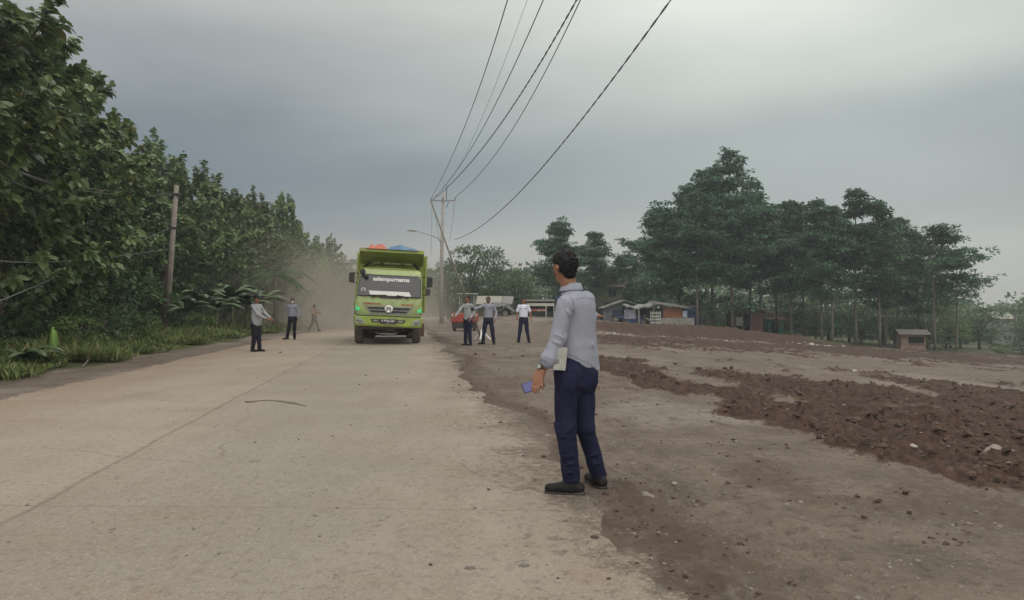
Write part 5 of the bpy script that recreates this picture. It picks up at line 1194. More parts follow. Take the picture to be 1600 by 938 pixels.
# distant metal roof on the right skyline and the bench-like rail
S = Spot(1552, 1584, 490, 130, 'far_house', 'distant pale roofed house on the right skyline beside the palm', 'house')
m = MB(); zt = S.z(499); m.box((0, 2, zt / 2), (S.w, 4, zt)); m.build('wall', M_CEM, S.o); m = MB(); slab(m, (-S.w * .55, -.6, zt), (S.w * .55, -.6, zt), (S.w * .52, 2, zt + 1.2), (-S.w * .52, 2, zt + 1.2), .1); slab(m, (-S.w * .52, 2, zt + 1.2), (S.w * .52, 2, zt + 1.2), (S.w * .55, 4.6, zt), (-S.w * .55, 4.6, zt), .1); m.build('roof', M_PZINC, S.o)
# red vendor cart behind the officers
S = Spot(703, 747, 512, 46, 'pickup_cart', 'red pickup cart with a flat pale canopy behind the officer with the armband', 'cart')
m = MB(); zb, zc = S.z(504), S.z(490); m.box((0, .9, (zb + zc) / 2), (S.w * .95, 1.9, zc - zb)); m.build('body', plain('red paint', (.33, .045, .04), .5, var=.2, dirt=(.22, .13, .10, .4)), S.o, False, .05)
m = MB(); m.box((0, .85, (zb + .12) / 2 + .06), (S.w * .86, 1.7, zb - .10)); m.build('undercarriage', M_CHAS, S.o, False, .02)
for sx in (-1, 1):
    m = MB(); m.lathe([(.10, -.07), (.24, -.08), (.26, 0), (.24, .08), (.10, .07)], (sx * S.w * .36, .5, .26), 'x', 16); m.build('wheel', M_TYRE, S.o, True); m = MB(); m.ball((sx * S.w * .42, -.06, zc - .14), (.09, .03, .10)); m.build('tail_lamp', M_LENS, S.o, True)
m = MB(); zk = S.z(459); [m.box((x_, y_, (zc + zk) / 2), (.04, .04, zk - zc)) for x_ in (-.28, .62) for y_ in (.1, 1.7)]; m.build('post', M_LATT, S.o); m = MB(); m.box((.17, .9, zk), (1.25, 1.9, .05)); m.build('canopy', M_LATT, S.o)
# ================================================================== people
M_SKIN = plain('skin', (.26, .125, .078), .55, var=.10, scale=20, spec=.3)
M_SKIN2 = plain('tanned skin', (.23, .105, .066), .55, var=.10, scale=20, spec=.3)
M_HAIR = plain('black hair', (.008, .007, .008), .6, var=.5, scale=60, bump=1, spec=.25)
M_SHIRT = plain('grey blue shirt', (.275, .285, .335), .85, var=.07, scale=3, spec=.15)
M_SHIRT2 = plain('pale grey shirt', (.30, .305, .32), .85, var=.08, scale=4, spec=.15)
M_WSHIRT = plain('white shirt', (.62, .65, .74), .85, var=.05, scale=4, spec=.15)
def cloth(name, c, var, amp, sc, st=(1, 1, 1)):
    b = NB(name); n = b.noise(sc, 5, .6, stretch=st); n2 = b.noise(sc * .3, 3, .5)
    col = b.mix(b.step(n2, .3, .7), tuple(v * (1 - var) for v in c), tuple(v * (1 + var * .6) for v in c))
    b.bump(b.math('ADD', n, b.math('MULTIPLY', n2, 1.6)), amp, .02); return b.fin(col, .9, 0, .12)
M_FSHIRT = cloth('foreground shirt', (.275, .285, .335), .08, .35, 16, (1.3, 1.3, .7))
M_FNAVY = cloth('foreground trousers', (.0185, .0195, .048), .25, .45, 14, (1.2, 1.2, .8))
M_NAVY = plain('navy trousers', (.0185, .0195, .042), .85, var=.25, scale=4, spec=.12)
M_DNAVY = plain('dark trousers', (.020, .018, .028), .85, var=.25, scale=4, spec=.12)
M_SHOE = plain('black shoe', (.012, .0115, .012), .6, var=.4, scale=10, dirt=(.03, .026, .023, .3), spec=.2)
M_BELT = plain('black belt', (.012, .012, .013), .45)
M_MASK = plain('dark mask', (.05, .05, .055), .8); M_WMASK = plain('white mask', (.6, .6, .58), .8)
M_PATCH = plain('dark badge', (.02, .02, .03), .7); M_EYE = plain('eye', (.02, .015, .012), .3)
M_LIP = plain('lips', (.17, .06, .045), .6)
def V3(*a): return np.array(a, float)
def finger(a, d1, d2, ln, r_=.0085): return [(a, a + d1 * ln * .5, r_, r_ * .95, .006), (a + d1 * ln * .5, a + d1 * ln * .5 + d2 * ln * .5, r_ * .95, r_ * .8, .004)]
def hand_prims(w, dirn, palm, curl=.5, s=1.0):
    """palm with five fingers: w wrist, dirn along the hand, palm = direction the palm faces"""
    dirn = unit(dirn); palm = unit(palm - dirn * (palm @ dirn)); sd_ = np.cross(dirn, palm); out = []
    k = w + dirn * .085 * s
    out.append((w, w + dirn * .03 * s, .026 * s, .028 * s, .02)); out.append((w + dirn * .03 * s, k - dirn * .012, .036 * s, .040 * s, .02, (palm, .42)))
    for q, ln in ((-1.5, .062), (-.5, .078), (.5, .084), (1.5, .076)):
        a = k + sd_ * q * .0185 * s; d2 = unit(dirn * (1 - curl) + palm * curl); out += finger(a, unit(dirn + palm * curl * .35), d2, ln * s)
    t0 = w + dirn * .03 * s + sd_ * .03 * s; out += finger(t0, unit(dirn * .7 + sd_ * .75 + palm * .25), unit(dirn + palm * .35), .075 * s, .010)
    return out
def figure(label, px, py, Yd=None, H=1.70, yaw=0, J=None, shirt=None, trou=None, skin=None, short=False, h=.016, stance=.11, step=0, hem=.86, head_yaw=None, mask=None, cap=False, group=None, armband=False, belly=0, hair=True, tuck=False, extras=True):
    p = hit(px, py) if Yd is None else on(px, Yd); k = H / 1.72
    p.z = max(p.z, float(gz(p.x, p.y)))
    root = thing('person', label, 'person', p, 0, group); f2 = lambda a: V3(math.sin(a), -math.cos(a), 0); s2_ = lambda a: V3(math.cos(a), math.sin(a), 0)
    ya = R(yaw); hy = R(head_yaw if head_yaw is not None else yaw); F_, S_ = f2(ya), s2_(ya); HF, HS = f2(hy), s2_(hy); U_ = V3(0, 0, 1)
    P = {}
    P['hip'] = V3(0, 0, .93); P['chest'] = V3(0, 0, 1.27) + F_ * .01; P['neck'] = V3(0, 0, 1.47); P['head'] = V3(0, 0, 1.615) + F_ * .02
    for n_, sg in (('r', 1), ('l', -1)):
        P['sh' + n_] = P['chest'] + U_ * .145 + S_ * sg * .160; P['el' + n_] = P['sh' + n_] + S_ * sg * .05 - U_ * .28; P['wr' + n_] = P['el' + n_] + F_ * .06 - U_ * .24
        P['hi' + n_] = P['hip'] + S_ * sg * .09 - U_ * .03; P['an' + n_] = V3(0, 0, .09) + S_ * sg * stance + F_ * step * sg; P['kn' + n_] = (P['hi' + n_] + P['an' + n_]) / 2 + F_ * .03; P['ft' + n_] = f2(ya + sg * .25)
    for q, v in (J or {}).items(): P[q] = V3(*v)
    for q in P:
        if not q.startswith('ft'): P[q] = P[q] * k
    skin = skin or M_SKIN; sq = (F_, .64); hd, nk, ch, hp = P['head'], P['neck'], P['chest'], P['hip']
    bd = [(hd + U_ * .03 - HF * .012, hd + U_ * .028 + HF * .004, .083, .083, .02, (HS, .86)), (hd - U_ * .02 + HF * .012, hd - U_ * .065 + HF * .03, .070, .046, .03, (HS, .90)),
          (nk - U_ * .05, hd - U_ * .05 - HF * .012, .058, .052, .02), (hd + HF * .088 + U_ * .012, hd + HF * .105 - U_ * .018, .009, .014, .012),
          (ch + U_ * .05, hp, .115, .11, .06, sq), (ch - U_ * .02, hp + U_ * .02, .12, .11, .06, sq), (P['shl'] - U_ * .02, P['shr'] - U_ * .02, .035, .035, .04)]
    for sg in (-1, 1): bd.append((hd + HS * sg * .078 - HF * .012 + U_ * .012, hd + HS * sg * .080 - HF * .016 - U_ * .02, .016, .011, .006))
    for n_, sg in (('r', 1), ('l', -1)):
        e, w, s_ = P['el' + n_], P['wr' + n_], P['sh' + n_]; dirn = unit(w - e)
        bd += [(s_, e, .048, .038), (e, w, .036, .025)]; bd += hand_prims(w, dirn, P.get('palm' + n_, -S_ * sg), .45, 1.0 if h < .02 else 1.12)
        bd += [(P['hi' + n_], P['kn' + n_], .075, .05), (P['kn' + n_], P['an' + n_], .048, .036)]
    sdf_obj('body', bd, min(h, .012), skin, root, k0=.025)
    # shirt
    sh = [(ch + U_ * .07, hp + U_ * .12, .152, .142 + belly, .06, sq), (ch - U_ * .05 + F_ * belly, hp - U_ * .02 + F_ * belly * .7, .158 + belly * .4, .158 + belly * .6, .06, sq), (P['shl'] - U_ * .012, P['shr'] - U_ * .012, .056, .056, .05), (nk - U_ * .045, nk - U_ * .022, .070, .060, .03)]
    for n_ in 'lr':
        e, w, s_ = P['el' + n_], P['wr' + n_], P['sh' + n_]
        if short: sh += [(s_, s_ + (e - s_) * .72, .064, .066)]
        else: sh += [(s_, e, .060, .051), (e, e + (w - e) * .90, .050, .040)]
    hz_ = (hem + (.06 if tuck else 0)) * k
    torso_cut = []
    prims_t = sh[:4]
    sdf_obj('shirt', sh, h, shirt or M_SHIRT2, root, k0=.03, wrinkle=(.010, 9, 13), seed=int(px)) if False else None
    so_ = sdf_obj('shirt', [q for q in sh[:4]], h, shirt or M_SHIRT2, root, cuts=[(V3(0, 0, hz_), U_)], wrinkle=(.009, 9, 14), seed=int(px))
    sl_ = sdf_obj('sleeves', sh[4:] + [(P['shl'], P['shr'], .05, .05, .04)], h, shirt or M_SHIRT2, root, wrinkle=(.008, 10, 12), seed=int(px) + 2)
    tr = [(hp + U_ * .10, hp - U_ * .04, .150 + belly * .6, .162, .05, sq)]
    for n_ in 'lr': tr += [(P['hi' + n_], P['kn' + n_], .098, .074), (P['kn' + n_], P['an' + n_] + U_ * .02, .072, .064)]
    sdf_obj('trousers', tr, h, trou or M_NAVY, root, cuts=[(V3(0, 0, min(P['anl'][2], P['anr'][2]) - .055), U_)], wrinkle=(.009, 7, 8), seed=int(px) + 4)
    for n_ in 'lr':
        a = P['an' + n_]; fd = P['ft' + n_]; fd = unit(V3(*fd)); g0 = a - U_ * .05
        sdf_obj('shoe', [(g0 - fd * .05, g0 + fd * .05, .042, .040, .03), (g0 + fd * .05 - U_ * .008, g0 + fd * .155 - U_ * .012, .040, .034, .03), (a, g0, .046, .044, .03)], min(h, .012), M_SHOE, root, cuts=[(V3(0, 0, a[2] - .09), U_)])
    if hair:
        hr = [(hd + U_ * .036 - HF * .018, hd + U_ * .034 - HF * .002, .094, .094, .02, (HS, .88)), (hd - HF * .035 + U_ * .02, hd - HF * .035 - U_ * .03, .072, .060, .02, (HS, .95))]
        sdf_obj('hair', hr, min(h, .010), M_HAIR, root, cuts=[(hd + HF * .045 + U_ * .040, unit(U_ * .70 - HF * .70))], wrinkle=(.006, 40, 40))
    m = MB()
    for sg in (-1, 1): q = hd + HF * .079 + HS * sg * .032 + U_ * .025; m.ball(q, (.012, .012, .007), 8, 5); m.tube([q + U_ * .018 - HS * .016 + HF * .004, q + U_ * .021 + HF * .006, q + U_ * .018 + HS * .016 + HF * .002], .004, 4)
    m.build('eyes', M_EYE, root)
    if mask:
        sdf_obj('face_mask', [(hd - U_ * .02 + HF * .035, hd - U_ * .065 + HF * .045, .068, .050, .02, (HS, .88)), (hd - U_ * .005 + HF * .085, hd - U_ * .03 + HF * .085, .025, .03, .02)], .010, mask, root, cuts=[(hd + HF * .02, HF), (hd + U_ * .005, -U_)])
    else:
        m = MB(); q = hd + HF * .088 - U_ * .048; m.tube([q - HS * .024 - HF * .006, q, q + HS * .024 - HF * .006], .006, 5); m.build('mouth', M_LIP, root)
    if cap:
        m = MB(); c_ = hd + U_ * .062 - HF * .004
        m.loft([[c_ + (HF * math.cos(t) * (.108 if q else .104) + HS * math.sin(t) * .095) * sc + U_ * z for t in np.linspace(0, 6.283, 17)[:-1]] for q, (z, sc) in enumerate(((0, 1), (.05, 1.06), (.085, .95), (.10, .55)))]); cp = m.build('cap', M_PATCH, root, True)
        m = MB(); vis = [[c_ + HF * (.085 + .085 * math.cos(t)) + HS * .088 * math.sin(t) + U_ * (.004 - .018 * max(0, math.cos(t)) + dz_) for t in np.linspace(-1.57, 1.57, 9)] for dz_ in (0, .010)]; m.loft(vis); m.build('visor', M_PATCH, cp)
        m = MB(); q = c_ + HF * .113 + U_ * .045; m.ball(q, (.022, .022, .026), 8, 6); m.build('cap_badge', M_LENS, cp, True)
    if extras:
        m = MB()
        for n_, sg in (('r', 1), ('l', -1)):
            q = P['sh' + n_] + U_ * .070; ax = unit(P['sh' + n_] - nk); m.box(q - ax * .035 + U_ * .004, (.055, .10, .018), Matrix.Rotation(ya, 4, 'Z') @ Matrix.Rotation(sg * .28, 4, 'Y') @ Matrix.Rotation(R(90), 4, 'Z'))
        m.build('epaulettes', M_PATCH, root, False, .004)
        m = MB(); q = ch + F_ * .116 + S_ * .085 + U_ * .045; m.box(q, (.085, .014, .022), Matrix.Rotation(ya, 4, 'Z')); m.box(ch + F_ * .116 - S_ * .085 + U_ * .045, (.07, .014, .022), Matrix.Rotation(ya, 4, 'Z')); m.build('name_tags', M_PATCH, root)
        if tuck:
            m = MB(); n = 24; rg = lambda z, e: [hp + U_ * z + S_ * (.160 + e) * math.cos(t) + F_ * ((.160 + e) * .66) * math.sin(t) for t in np.linspace(0, 6.283, n + 1)[:-1]]
            m.loft([rg(.005, .006), rg(.04, .006)]); m.build('belt', M_BELT, root)
    if armband:
        n_ = armband; s_, e = P['sh' + n_], P['el' + n_]; m = MB(); a, c_ = s_ + (e - s_) * .28, s_ + (e - s_) * .70; m.tube([a, c_], [.070, .066], 14); m.build('armband', M_PATCH, root, True)
    return root, P, p
GP = 'officers directing the truck'
# capped officer at the left roadside, pointing down to the right
figure('officer in a peaked cap and grey shirt standing at the left road edge, pointing down', 400, 550, H=1.68, yaw=68, J={'ftr': (.96, -.2, 0), 'ftl': (.9, -.45, 0), 'elr': (.19, .20, 1.20), 'wrr': (.39, .16, 1.03), 'ell': (.10, -.19, 1.16), 'wrl': (.36, -.12, 1.02), 'anr': (.09, .06, .09), 'knr': (.06, .06, .48), 'anl': (-.08, -.06, .09), 'knl': (-.03, -.06, .48)}, trou=M_DNAVY, skin=M_SKIN2, cap=True, hem=.80, belly=.035, stance=.1, group=GP, hair=True)
# masked walker
figure('officer with a white face mask walking along the left road edge', 457, 531, H=1.70, yaw=12, J={'anl': (-.26, .10, .10), 'knl': (-.14, -.02, .50), 'anr': (.10, -.04, .09), 'knr': (.09, -.05, .49), 'ftl': (-.9, -.4, 0), 'ftr': (.2, -1, 0), 'ell': (-.25, .02, 1.16), 'wrl': (-.20, .05, .98), 'elr': (.25, .02, 1.14), 'wrr': (.24, -.08, .90)}, shirt=M_SHIRT, trou=M_DNAVY, skin=M_SKIN2, mask=M_WMASK, tuck=True, hem=.90, group=GP)
# walker in the dust
figure('hazy person in an orange brown top walking in the dust behind the truck', 491, 516, Yd=45, H=1.62, yaw=55, J={'anl': (-.36, .05, .12), 'knl': (-.12, .02, .50), 'anr': (.30, -.05, .09), 'knr': (.18, -.03, .48), 'elr': (.10, .16, 1.18), 'wrr': (.28, .10, 1.18), 'ell': (-.1, -.2, 1.2), 'wrl': (.1, -.25, 1.05)}, shirt=plain('orange brown shirt', (.27, .17, .12), .9), trou=plain('faded trousers', (.13, .11, .10), .9), h=.02, extras=False)
# officer with armband, right
figure('bare headed officer with a dark armband, pointing with one arm held out to the left', 731, 541, H=1.72, yaw=-38, head_yaw=-30, J={'anl': (-.09, .16, .09), 'knl': (-.08, .10, .49), 'anr': (.09, -.03, .09), 'knr': (.06, -.03, .49), 'hip': (.0, 0, .93), 'ell': (-.30, -.02, 1.22), 'wrl': (-.44, -.10, 1.01), 'elr': (.20, -.05, 1.15), 'wrr': (.11, -.16, .96)}, trou=M_NAVY, skin=M_SKIN, tuck=False, hem=.86, armband='r', group=GP)
# masked officer, arm stretched to the left
figure('officer in a dark face mask stretching one arm out to the left, legs apart', 763, 539, H=1.72, yaw=-8, J={'anl': (-.20, .02, .09), 'knl': (-.15, -.02, .49), 'anr': (.20, -.02, .09), 'knr': (.15, -.03, .49), 'ftl': (-.95, -.3, 0), 'ftr': (.15, -1, 0), 'ell': (-.44, -.02, 1.30), 'wrl': (-.66, -.08, 1.20), 'elr': (.29, .02, 1.16), 'wrr': (.26, -.08, .93)}, shirt=M_SHIRT, mask=M_MASK, tuck=True, hem=.90, skin=M_SKIN2, group=GP)
# white shirted man
figure('man in a short sleeved white shirt and navy trousers standing alone, arms at his sides', 818, 536, H=1.72, yaw=-4, J={'anl': (-.19, 0, .09), 'knl': (-.13, -.02, .49), 'anr': (.20, 0, .09), 'knr': (.13, -.02, .49), 'ftl': (-.35, -1, 0), 'ftr': (.3, -1, 0), 'ell': (-.26, .02, 1.16), 'wrl': (-.25, -.03, .93), 'elr': (.26, .02, 1.16), 'wrr': (.30, -.04, .94)}, shirt=M_WSHIRT, short=True, tuck=True, hem=.92, group=GP)

# ---- the officer in the foreground, seen from behind
O = hit(902, 772); FY = O.y
def q(px, py, dy=0): return np.array(at(px, py, FY + dy) - O)
root = thing('person', 'foreground officer seen from behind in grey blue shirt and navy trousers, head turned left', 'person', O)
F_ = V3(-.45, .89, 0); S_ = V3(.89, .45, 0); U_ = V3(0, 0, 1); HF = unit(V3(-.62, .78, -.05)); HS = unit(V3(.78, .62, 0))
hd = q(882, 419); nk = q(892.5, 450, .01); shl, shr = q(884.5, 477, -.13), q(914.5, 471, .10); ell, wrl = q(872.5, 527, -.16), q(848.5, 575, -.20); elr, wrr = q(913, 512, .30), q(925.5, 492.5, .50)
hp = q(899, 578, .0); hil, hir = q(886, 586, -.05), q(911, 583, .05); knl, anl = q(883.5, 664, -.06), q(893, 752, -.02); knr, anr = q(914, 668, .07), q(935, 748, .16)
ch = (shl + shr) / 2 - U_ * .14; sq = (F_, .66); wa = q(903, 548)
bd = [(hd + U_ * .022 - HF * .012, hd + U_ * .020 + HF * .004, .086, .086, .02, (HS, .88)), (hd - U_ * .02 + HF * .012, hd - U_ * .065 + HF * .03, .072, .048, .03, (HS, .90)), (nk - U_ * .06, hd - U_ * .05 - HF * .02, .062, .057, .02),
      (hd + HF * .088 + U_ * .008, hd + HF * .105 - U_ * .022, .009, .014, .012), (ch + U_ * .03, hp, .14, .13, .06, sq), (shl, shr, .05, .05, .06), (shl, ell, .045, .036), (ell, wrl, .035, .026), (shr, elr, .045, .036), (elr, wrr, .035, .026),
      (hil, knl, .072, .05), (knl, anl, .047, .036), (hir, knr, .072, .05), (knr, anr, .047, .036)]
for sg in (-1, 1): bd += [(hd + HS * sg * .080 - HF * .010 + U_ * .012, hd + HS * sg * .086 - HF * .016 - U_ * .004, .017, .015, .006), (hd + HS * sg * .086 - HF * .016 - U_ * .004, hd + HS * sg * .080 - HF * .008 - U_ * .026, .014, .010, .006)]
# left hand with the phone: palm behind, four fingers curling down over it, thumb behind
hp0, hp1 = q(845, 581, -.205), q(840.5, 593, -.215)
bd += [(wrl, hp0, .026, .027, .02), (hp0, hp1, .036, .041, .015, (V3(.1, 1, .1), .5))]
for (a, b_, c_) in (((834.5, 595, -.225), (832.0, 605, -.238), (832.5, 612.5, -.236)), ((838.5, 597, -.228), (836.5, 608, -.242), (837, 615.0, -.238)), ((842.5, 597, -.228), (841.5, 607.5, -.242), (842, 613.5, -.238)), ((846.5, 595, -.222), (847.0, 603, -.236), (848, 608.5, -.234))):
    A, B, C_ = q(*a), q(*b_), q(*c_); bd += [(hp1 + (A - hp1) * .5, A, .013, .0105, .008), (A, B, .0100, .0092, .004), (B, C_, .0092, .0078, .003)]
t0, t1, t2 = q(836, 588, -.195), q(830.5, 598, -.188), q(829.5, 606, -.195); bd += [(hp0, t0, .018, .014, .01), (t0, t1, .0125, .011, .006), (t1, t2, .011, .009, .004)]
# right hand, fingers reaching past his body
bd += hand_prims(wrr, V3(.55, .75, -.05), V3(0, .3, -1), .15, 1.0)
sdf_obj('body', bd, .0065, M_SKIN, root, k0=.022)
hr = [(hd + U_ * .034 - HF * .014, hd + U_ * .034 + HF * .006, .098, .097, .02, (HS, .92)), (hd - HF * .034 + U_ * .02, hd - HF * .030 - U_ * .040, .080, .068, .02, (HS, .98)), (hd + U_ * .085 + HF * .03, hd + U_ * .09 - HF * .03, .045, .045, .03)]
sdf_obj('hair', hr, .0065, M_HAIR, root, cuts=[(hd + HF * .030 + U_ * .030, unit(U_ * .62 - HF * .78)), (hd - U_ * .082, unit(U_ + HF * -.1))], wrinkle=(.010, 60, 55))
m = MB()
for sg in (-1, 1): e_ = hd + HF * .082 + HS * sg * .032 + U_ * .022; m.ball(e_, (.012, .012, .007), 8, 5); m.tube([e_ + U_ * .018 - HS * .016, e_ + U_ * .021 + HF * .006, e_ + U_ * .018 + HS * .016], .004, 4)
m.build('eyes', M_EYE, root); m = MB(); e_ = hd + HF * .090 - U_ * .050; m.tube([e_ - HS * .024 - HF * .006, e_, e_ + HS * .024 - HF * .006], .006, 5); m.build('mouth', M_LIP, root)
bl_ = q(908, 470, -.06)
sh = [(ch + U_ * .075, wa, .160, .150, .06, sq), (wa, q(907, 585, .01), .152, .165, .05, sq), (shl, shr, .066, .066, .05), (nk - U_ * .05, nk - U_ * .015, .078, .068, .04), (shr, shr - U_ * .10, .066, .075, .05)]
fo = [(q(885, 528, -.16), q(912, 512, -.17), .016, .011), (q(884, 536, -.16), q(905, 540, -.19), .014, .012), (q(886, 545, -.15), q(915, 553, -.18), .016, .014), (q(890, 552, -.15), q(925, 572, -.15), .018, .016), (q(897, 560, -.15), q(926, 545, -.13), .014, .012),
      (q(926, 560, -.1), q(929, 530, -.05), .014, .014), (q(900, 560, -.17), q(918, 574, -.17), .012, .012), (q(912, 500, -.16), q(922, 470, -.1), .02, .008), (q(897, 482, -.18), q(899, 500, -.18), .012, .012), (q(888, 456, -.14), q(903, 461, -.14), .012, .008)]
hem_a, hem_b = q(880, 551), q(934, 579); hn = unit(np.cross(hem_b - hem_a, V3(.35, 1, .05))); hn = hn if hn[2] > 0 else -hn
sdf_obj('shirt', sh, .0065, M_FSHIRT, root, cuts=[((hem_a + hem_b) / 2, hn)], folds=[(a_, b2, w_ * .62, am * 2.2) for a_, b2, w_, am in fo], wrinkle=(.0045, 10, 8), seed=3)
sv_ = [(shl + (shl - ch) * .06, ell, .068, .059), (ell, q(857, 561, -.19), .058, .053), (q(857, 561, -.19), q(855, 566, -.192), .054, .053), (shr, elr, .062, .055), (elr, wrr, .052, .043)]
fo2 = [(q(884, 482, -.22), q(896, 500, -.19), .014, .010), (q(862, 520, -.22), q(884, 530, -.22), .014, .009), (q(860, 532, -.23), q(880, 540, -.22), .014, .009), (q(850, 556, -.25), q(868, 562, -.24), .012, .010), (q(889, 470, -.2), q(897, 488, -.18), .012, .011)]
sl_ = sdf_obj('sleeves', sv_, .0065, M_FSHIRT, root, folds=[(a_, b2, w_ * .62, am * 2.0) for a_, b2, w_, am in fo2], wrinkle=(.0040, 11, 7), seed=9)
m = MB(); ca_, cb_ = q(858.5, 557, -.19), q(853.5, 568, -.195); m.tube([ca_, cb_, cb_ + (ca_ - cb_) * .02], [.061, .057, .046], 22); m.build('cuff', M_FSHIRT, root, True)
# collar, lanyard strap, epaulettes, sleeve badge
m = MB(); n = 28; ctr = nk + U_ * .002
ring = lambda r0, z, tl: [ctr + S_ * r0 * math.cos(t) + F_ * r0 * .95 * math.sin(t) + U_ * (z + tl * -math.sin(t)) for t in np.linspace(0, 6.283, n + 1)[:-1]]
m.loft([ring(.092, -.030, .012), ring(.078, .020, .014), ring(.072, .022, .014), ring(.070, -.02, .012)], False); m.build('collar', M_FSHIRT, root, True)
m = MB(); m.box(q(876, 463, -.02), (.10, .05, .014), Matrix.Rotation(math.atan2(S_[1], S_[0]), 4, 'Z') @ Matrix.Rotation(-.75, 4, 'Y')); 
m.build('epaulette', plain('navy cloth', (.03, .035, .10), .8), root, False, .004)
m = MB(); m.box(q(869, 481, -.06), (.012, .06, .085), Matrix.Rotation(-.35, 4, 'Z')); m.build('sleeve_badge', M_PATCH, root, False, .004)
tr = [(q(900, 552), hp, .150, .160, .05, sq), (hp - U_ * .0, q(902, 590), .158, .15, .05, sq), (hil, knl, .098, .078), (knl, anl + U_ * .02, .076, .066), (hir, knr, .098, .073), (knr, anr + U_ * .03, .070, .062), (hir - F_ * .05, hir - F_ * .05 - U_ * .05, .085, .08, .04), (hil - F_ * .05, hil - F_ * .05 - U_ * .05, .085, .08, .04)]
fo3 = [(q(876, 742, -.1), q(905, 736, -.12), .014, .012), (q(876, 730, -.1), q(906, 722, -.12), .016, .012), (q(874, 716, -.1), q(902, 712, -.12), .014, .010), (q(918, 730, .05), q(942, 722, .07), .014, .012), (q(914, 716, .04), q(940, 708, .06), .014, .010), (q(908, 690, 0), q(932, 680, .0), .014, .010), (q(868, 690, -.12), q(898, 664, -.14), .02, .012), (q(866, 650, -.12), q(880, 600, -.16), .02, .009), (q(899, 600, -.16), q(908, 660, -.05), .016, -.014), (q(884, 600, -.16), q(930, 604, -.1), .02, .008), (q(868, 672, -.12), q(892, 690, -.14), .014, .009)]
sdf_obj('trousers', tr, .0075, M_FNAVY, root, cuts=[(q(895, 757, 0), unit(V3(-.10, .35, 1)))], folds=[(a_, b2, w_ * .65, am * 2.0) for a_, b2, w_, am in fo3], wrinkle=(.005, 10, 6), seed=5)
for a, fd, nm in ((anl, unit(V3(-1, .12, 0)), 'shoe'), (anr, unit(V3(-.35, .92, 0)), 'shoe')):
    gz0 = float(gz(O.x + a[0], O.y + a[1])) - O.z; g0 = V3(a[0], a[1], gz0 + .045)
    pr = [(g0 - fd * .055, g0 + fd * .05, .044, .042, .03), (g0 + fd * .05, g0 + fd * .165 - U_ * .008, .043, .036, .03), (V3(a[0], a[1], gz0 + .11), g0, .050, .047, .03)]
    s_ = sdf_obj(nm, pr, .006, M_SHOE, root, cuts=[(V3(0, 0, gz0 - .002), U_)])
    sdf_obj('sole', [(g0 - fd * .060 - U_ * .038, g0 + fd * .05 - U_ * .038, .045, .042, .02, (U_, .5)), (g0 + fd * .05 - U_ * .038, g0 + fd * .168 - U_ * .038, .0445, .038, .02, (U_, .5))], .006, M_BLACK, root, cuts=[(V3(0, 0, gz0 - .006), U_), (V3(0, 0, gz0 + .020), -U_)])
# seams and pockets laid on the cloth
from mathutils.bvhtree import BVHTree
def seam(name, onto, paths, rad, mat, parent):
    dg = bpy.context.evaluated_depsgraph_get(); me = onto.data; T_ = BVHTree.FromPolygons([v.co for v in me.vertices], [p.vertices[:] for p in me.polygons]); m = MB(); eye = Vector((0, 0, CAMZ)) - O
    for path in paths:
        pts = []
        for (a, b_) in zip(path[:-1], path[1:]):
            for t in np.linspace(0, 1, 8)[:-1 if b_ is not path[-1] else None]:
                d = ray(a[0] + (b_[0] - a[0]) * t, a[1] + (b_[1] - a[1]) * t); h_ = T_.ray_cast(eye, d.normalized())
                if h_[0] is not None: pts.append(h_[0] + h_[1] * rad * .3)
        if len(pts) > 2: m.tube(pts, rad, 5)
    return m.build(name, mat, parent, True)
M_SEAM = plain('seam thread', (.21, .215, .26), .9); M_TSEAM = plain('trouser seam', (.010, .010, .022), .9)
kids = {c.name.split('.')[0]: c for c in root.children}
seam('yoke_seam', kids['shirt'], [[(899, 468), (913, 465), (927, 467)]], .0018, M_SEAM, root)
seam('hem_seam', kids['shirt'], [[(889, 553), (905, 561), (920, 569), (931, 575)]], .0022, M_SEAM, root)
seam('armhole_seam', kids['sleeves'], [[(888, 458), (895, 470), (896, 484), (893, 497)]], .0026, M_SEAM, root)
seam('trouser_seam', kids['trousers'], [[(902, 574), (903, 600), (905, 640)], [(875, 574), (873, 620), (878, 680), (884, 742)]], .003, M_TSEAM, root)
seam('back_pocket', kids['trousers'], [[(910, 583), (928, 586), (927, 606), (918, 611), (909, 604), (910, 583)], [(880, 578), (896, 582)]], .0028, M_TSEAM, root)
# watch
m = MB(); a = q(849.5, 571.5, -.195); b_ = q(847.0, 577.5, -.20); m.tube([a, b_], [.034, .0335], 18); wt = m.build('wristwatch', plain('brown strap', (.09, .04, .025), .5), root, True)
fn = unit(V3(-.45, -.88, .15)); c_ = (a + b_) / 2 + fn * .034 + V3(-.012, 0, .006)
Mx = Matrix.Translation(Vector(c_)) @ Vector(fn).to_track_quat('Z', 'Y').to_matrix().to_4x4()
m = MB(); m.lathe([(.001, .008), (.018, .008), (.022, .004), (.022, -.006), (.001, -.006)], (0, 0, 0), 'z', 18); w2_ = m.build('watch_case', M_CHAS, root); w2_.data.transform(Mx)
m = MB(); m.lathe([(.001, .0095), (.0165, .0095), (.0165, .0085), (.001, .0085)], (0, 0, 0), 'z', 18); w3_ = m.build('watch_dial', M_LENS, root); w3_.data.transform(Mx)
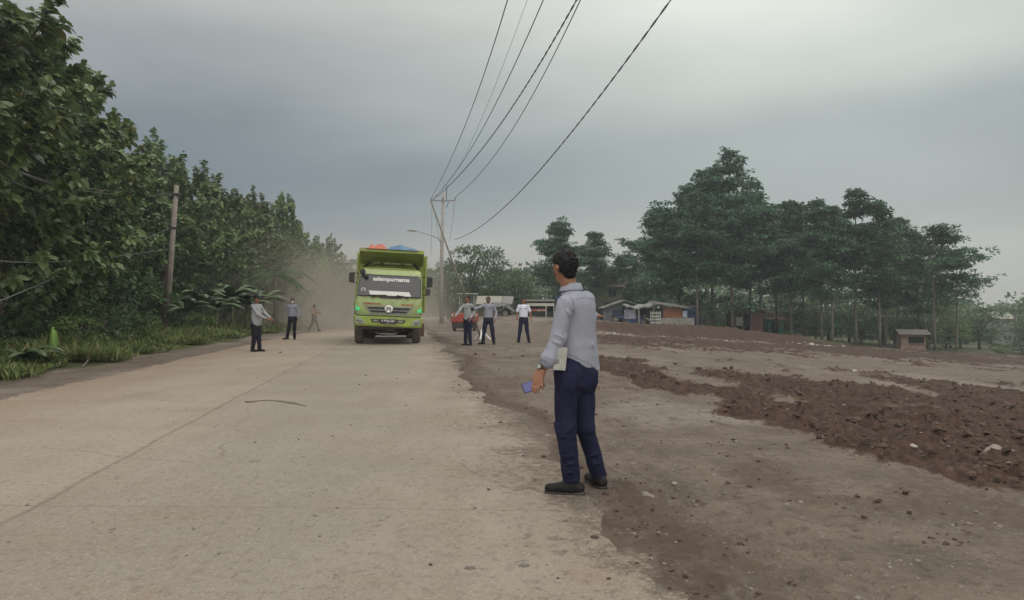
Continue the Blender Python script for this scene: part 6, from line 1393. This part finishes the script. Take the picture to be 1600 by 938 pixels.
# phone (held) and folder (tucked under his arm)
pc = np.array(at(833, 602.5, FY - .222)); ax = unit(np.array(at(816, 608, FY - .235)) - np.array(at(850, 596, FY - .21))); nn_ = unit(V3(-.05, -.93, .36)); up_ = np.cross(nn_, ax); up_ = unit(up_); nn_ = np.cross(ax, up_)
Mp = Matrix(((ax[0], up_[0], nn_[0], pc[0]), (ax[1], up_[1], nn_[1], pc[1]), (ax[2], up_[2], nn_[2], pc[2]), (0, 0, 0, 1)))
root = thing('mobile_phone', 'mobile phone with a glowing violet blue screen held in the foreground officer left hand', 'phone'); root.matrix_world = Mp
m = MB(); m.box((0, 0, 0), (.158, .076, .009)); m.build('case', M_BELT, root, False, .006)
b = NB('phone screen'); b.set(b.b.inputs['Emission Color'], (.14, .12, .52)); b.b.inputs['Emission Strength'].default_value = .16; M_SCR = b.fin((.05, .05, .14), .2)
m = MB(); m.box((.002, 0, .0052), (.142, .068, .001)); m.build('screen', M_SCR, root)
root = thing('folder', 'white folder of papers tucked under the foreground officer left arm', 'folder', at(875, 561, FY - .205), R(14)); root.rotation_euler = (R(4), R(5), R(14))
m = MB(); m.box((0, 0, 0), (.092, .006, .165)); m.box((.0, .032, 0), (.092, .006, .165)); m.box((.047, .016, 0), (.005, .038, .165)); m.build('cover', M_LATT, root, False, .003)
m = MB(); m.box((-.003, .016, .002), (.088, .024, .158)); m.build('papers', M_LATT, root); m = MB(); m.box((-.02, -.0045, -.02), (.026, .002, .035)); m.build('printed_mark', M_CEM, root, False, .001)

# ================================================================== air: even haze and the dust raised by the truck
def vol(name, verts_box, build, kind='stuff'):
    m = MB(); (x0, y0, z0), (x1, y1, z1) = verts_box; m.box(((x0 + x1) / 2, (y0 + y1) / 2, (z0 + z1) / 2), (x1 - x0, y1 - y0, z1 - z0))
    b = NB(name); b.t.nodes.remove(b.b); pv = b.n('ShaderNodeVolumePrincipled'); b.l(pv.outputs[0], b.out.inputs['Volume']); build(b, pv)
    return tag(m.build(name, b.m), kind=kind)
def hazeb(b, pv): pv.inputs['Color'].default_value = (.84, .92, .97, 1); pv.inputs['Density'].default_value = HAZE_D; pv.inputs['Anisotropy'].default_value = .3
HAZE_D = .0010
vol('haze', ((-300, -60, -16), (300, 320, 30)), hazeb)
def dustb(b, pv):
    pv.inputs['Color'].default_value = (.74, .66, .56, 1); co = b.coord('Generated')
    sp = b.n('ShaderNodeSeparateXYZ'); b.l(co, sp.inputs[0])
    def fall(s, c_, w): return b.math('SUBTRACT', 1.0, b.math('POWER', b.math('ABSOLUTE', b.math('DIVIDE', b.math('SUBTRACT', s, c_), w)), 2.0), None, True)
    f = b.math('MULTIPLY', b.math('MULTIPLY', fall(sp.outputs[0], .5, .5), fall(sp.outputs[1], .5, .5)), b.math('POWER', b.math('SUBTRACT', 1.0, sp.outputs[2], None, True), 1.5))
    nz = b.noise(.32, 4, .55, vec=b.coord('Object')); f = b.math('MULTIPLY', f, b.step(nz, .30, .72))
    b.l(b.math('MULTIPLY', f, DUST_D), pv.inputs['Density'])
DUST_D = .20
vol('dust_cloud', ((-22, 36, -1.2), (-4.4, 84, 7.5)), dustb)
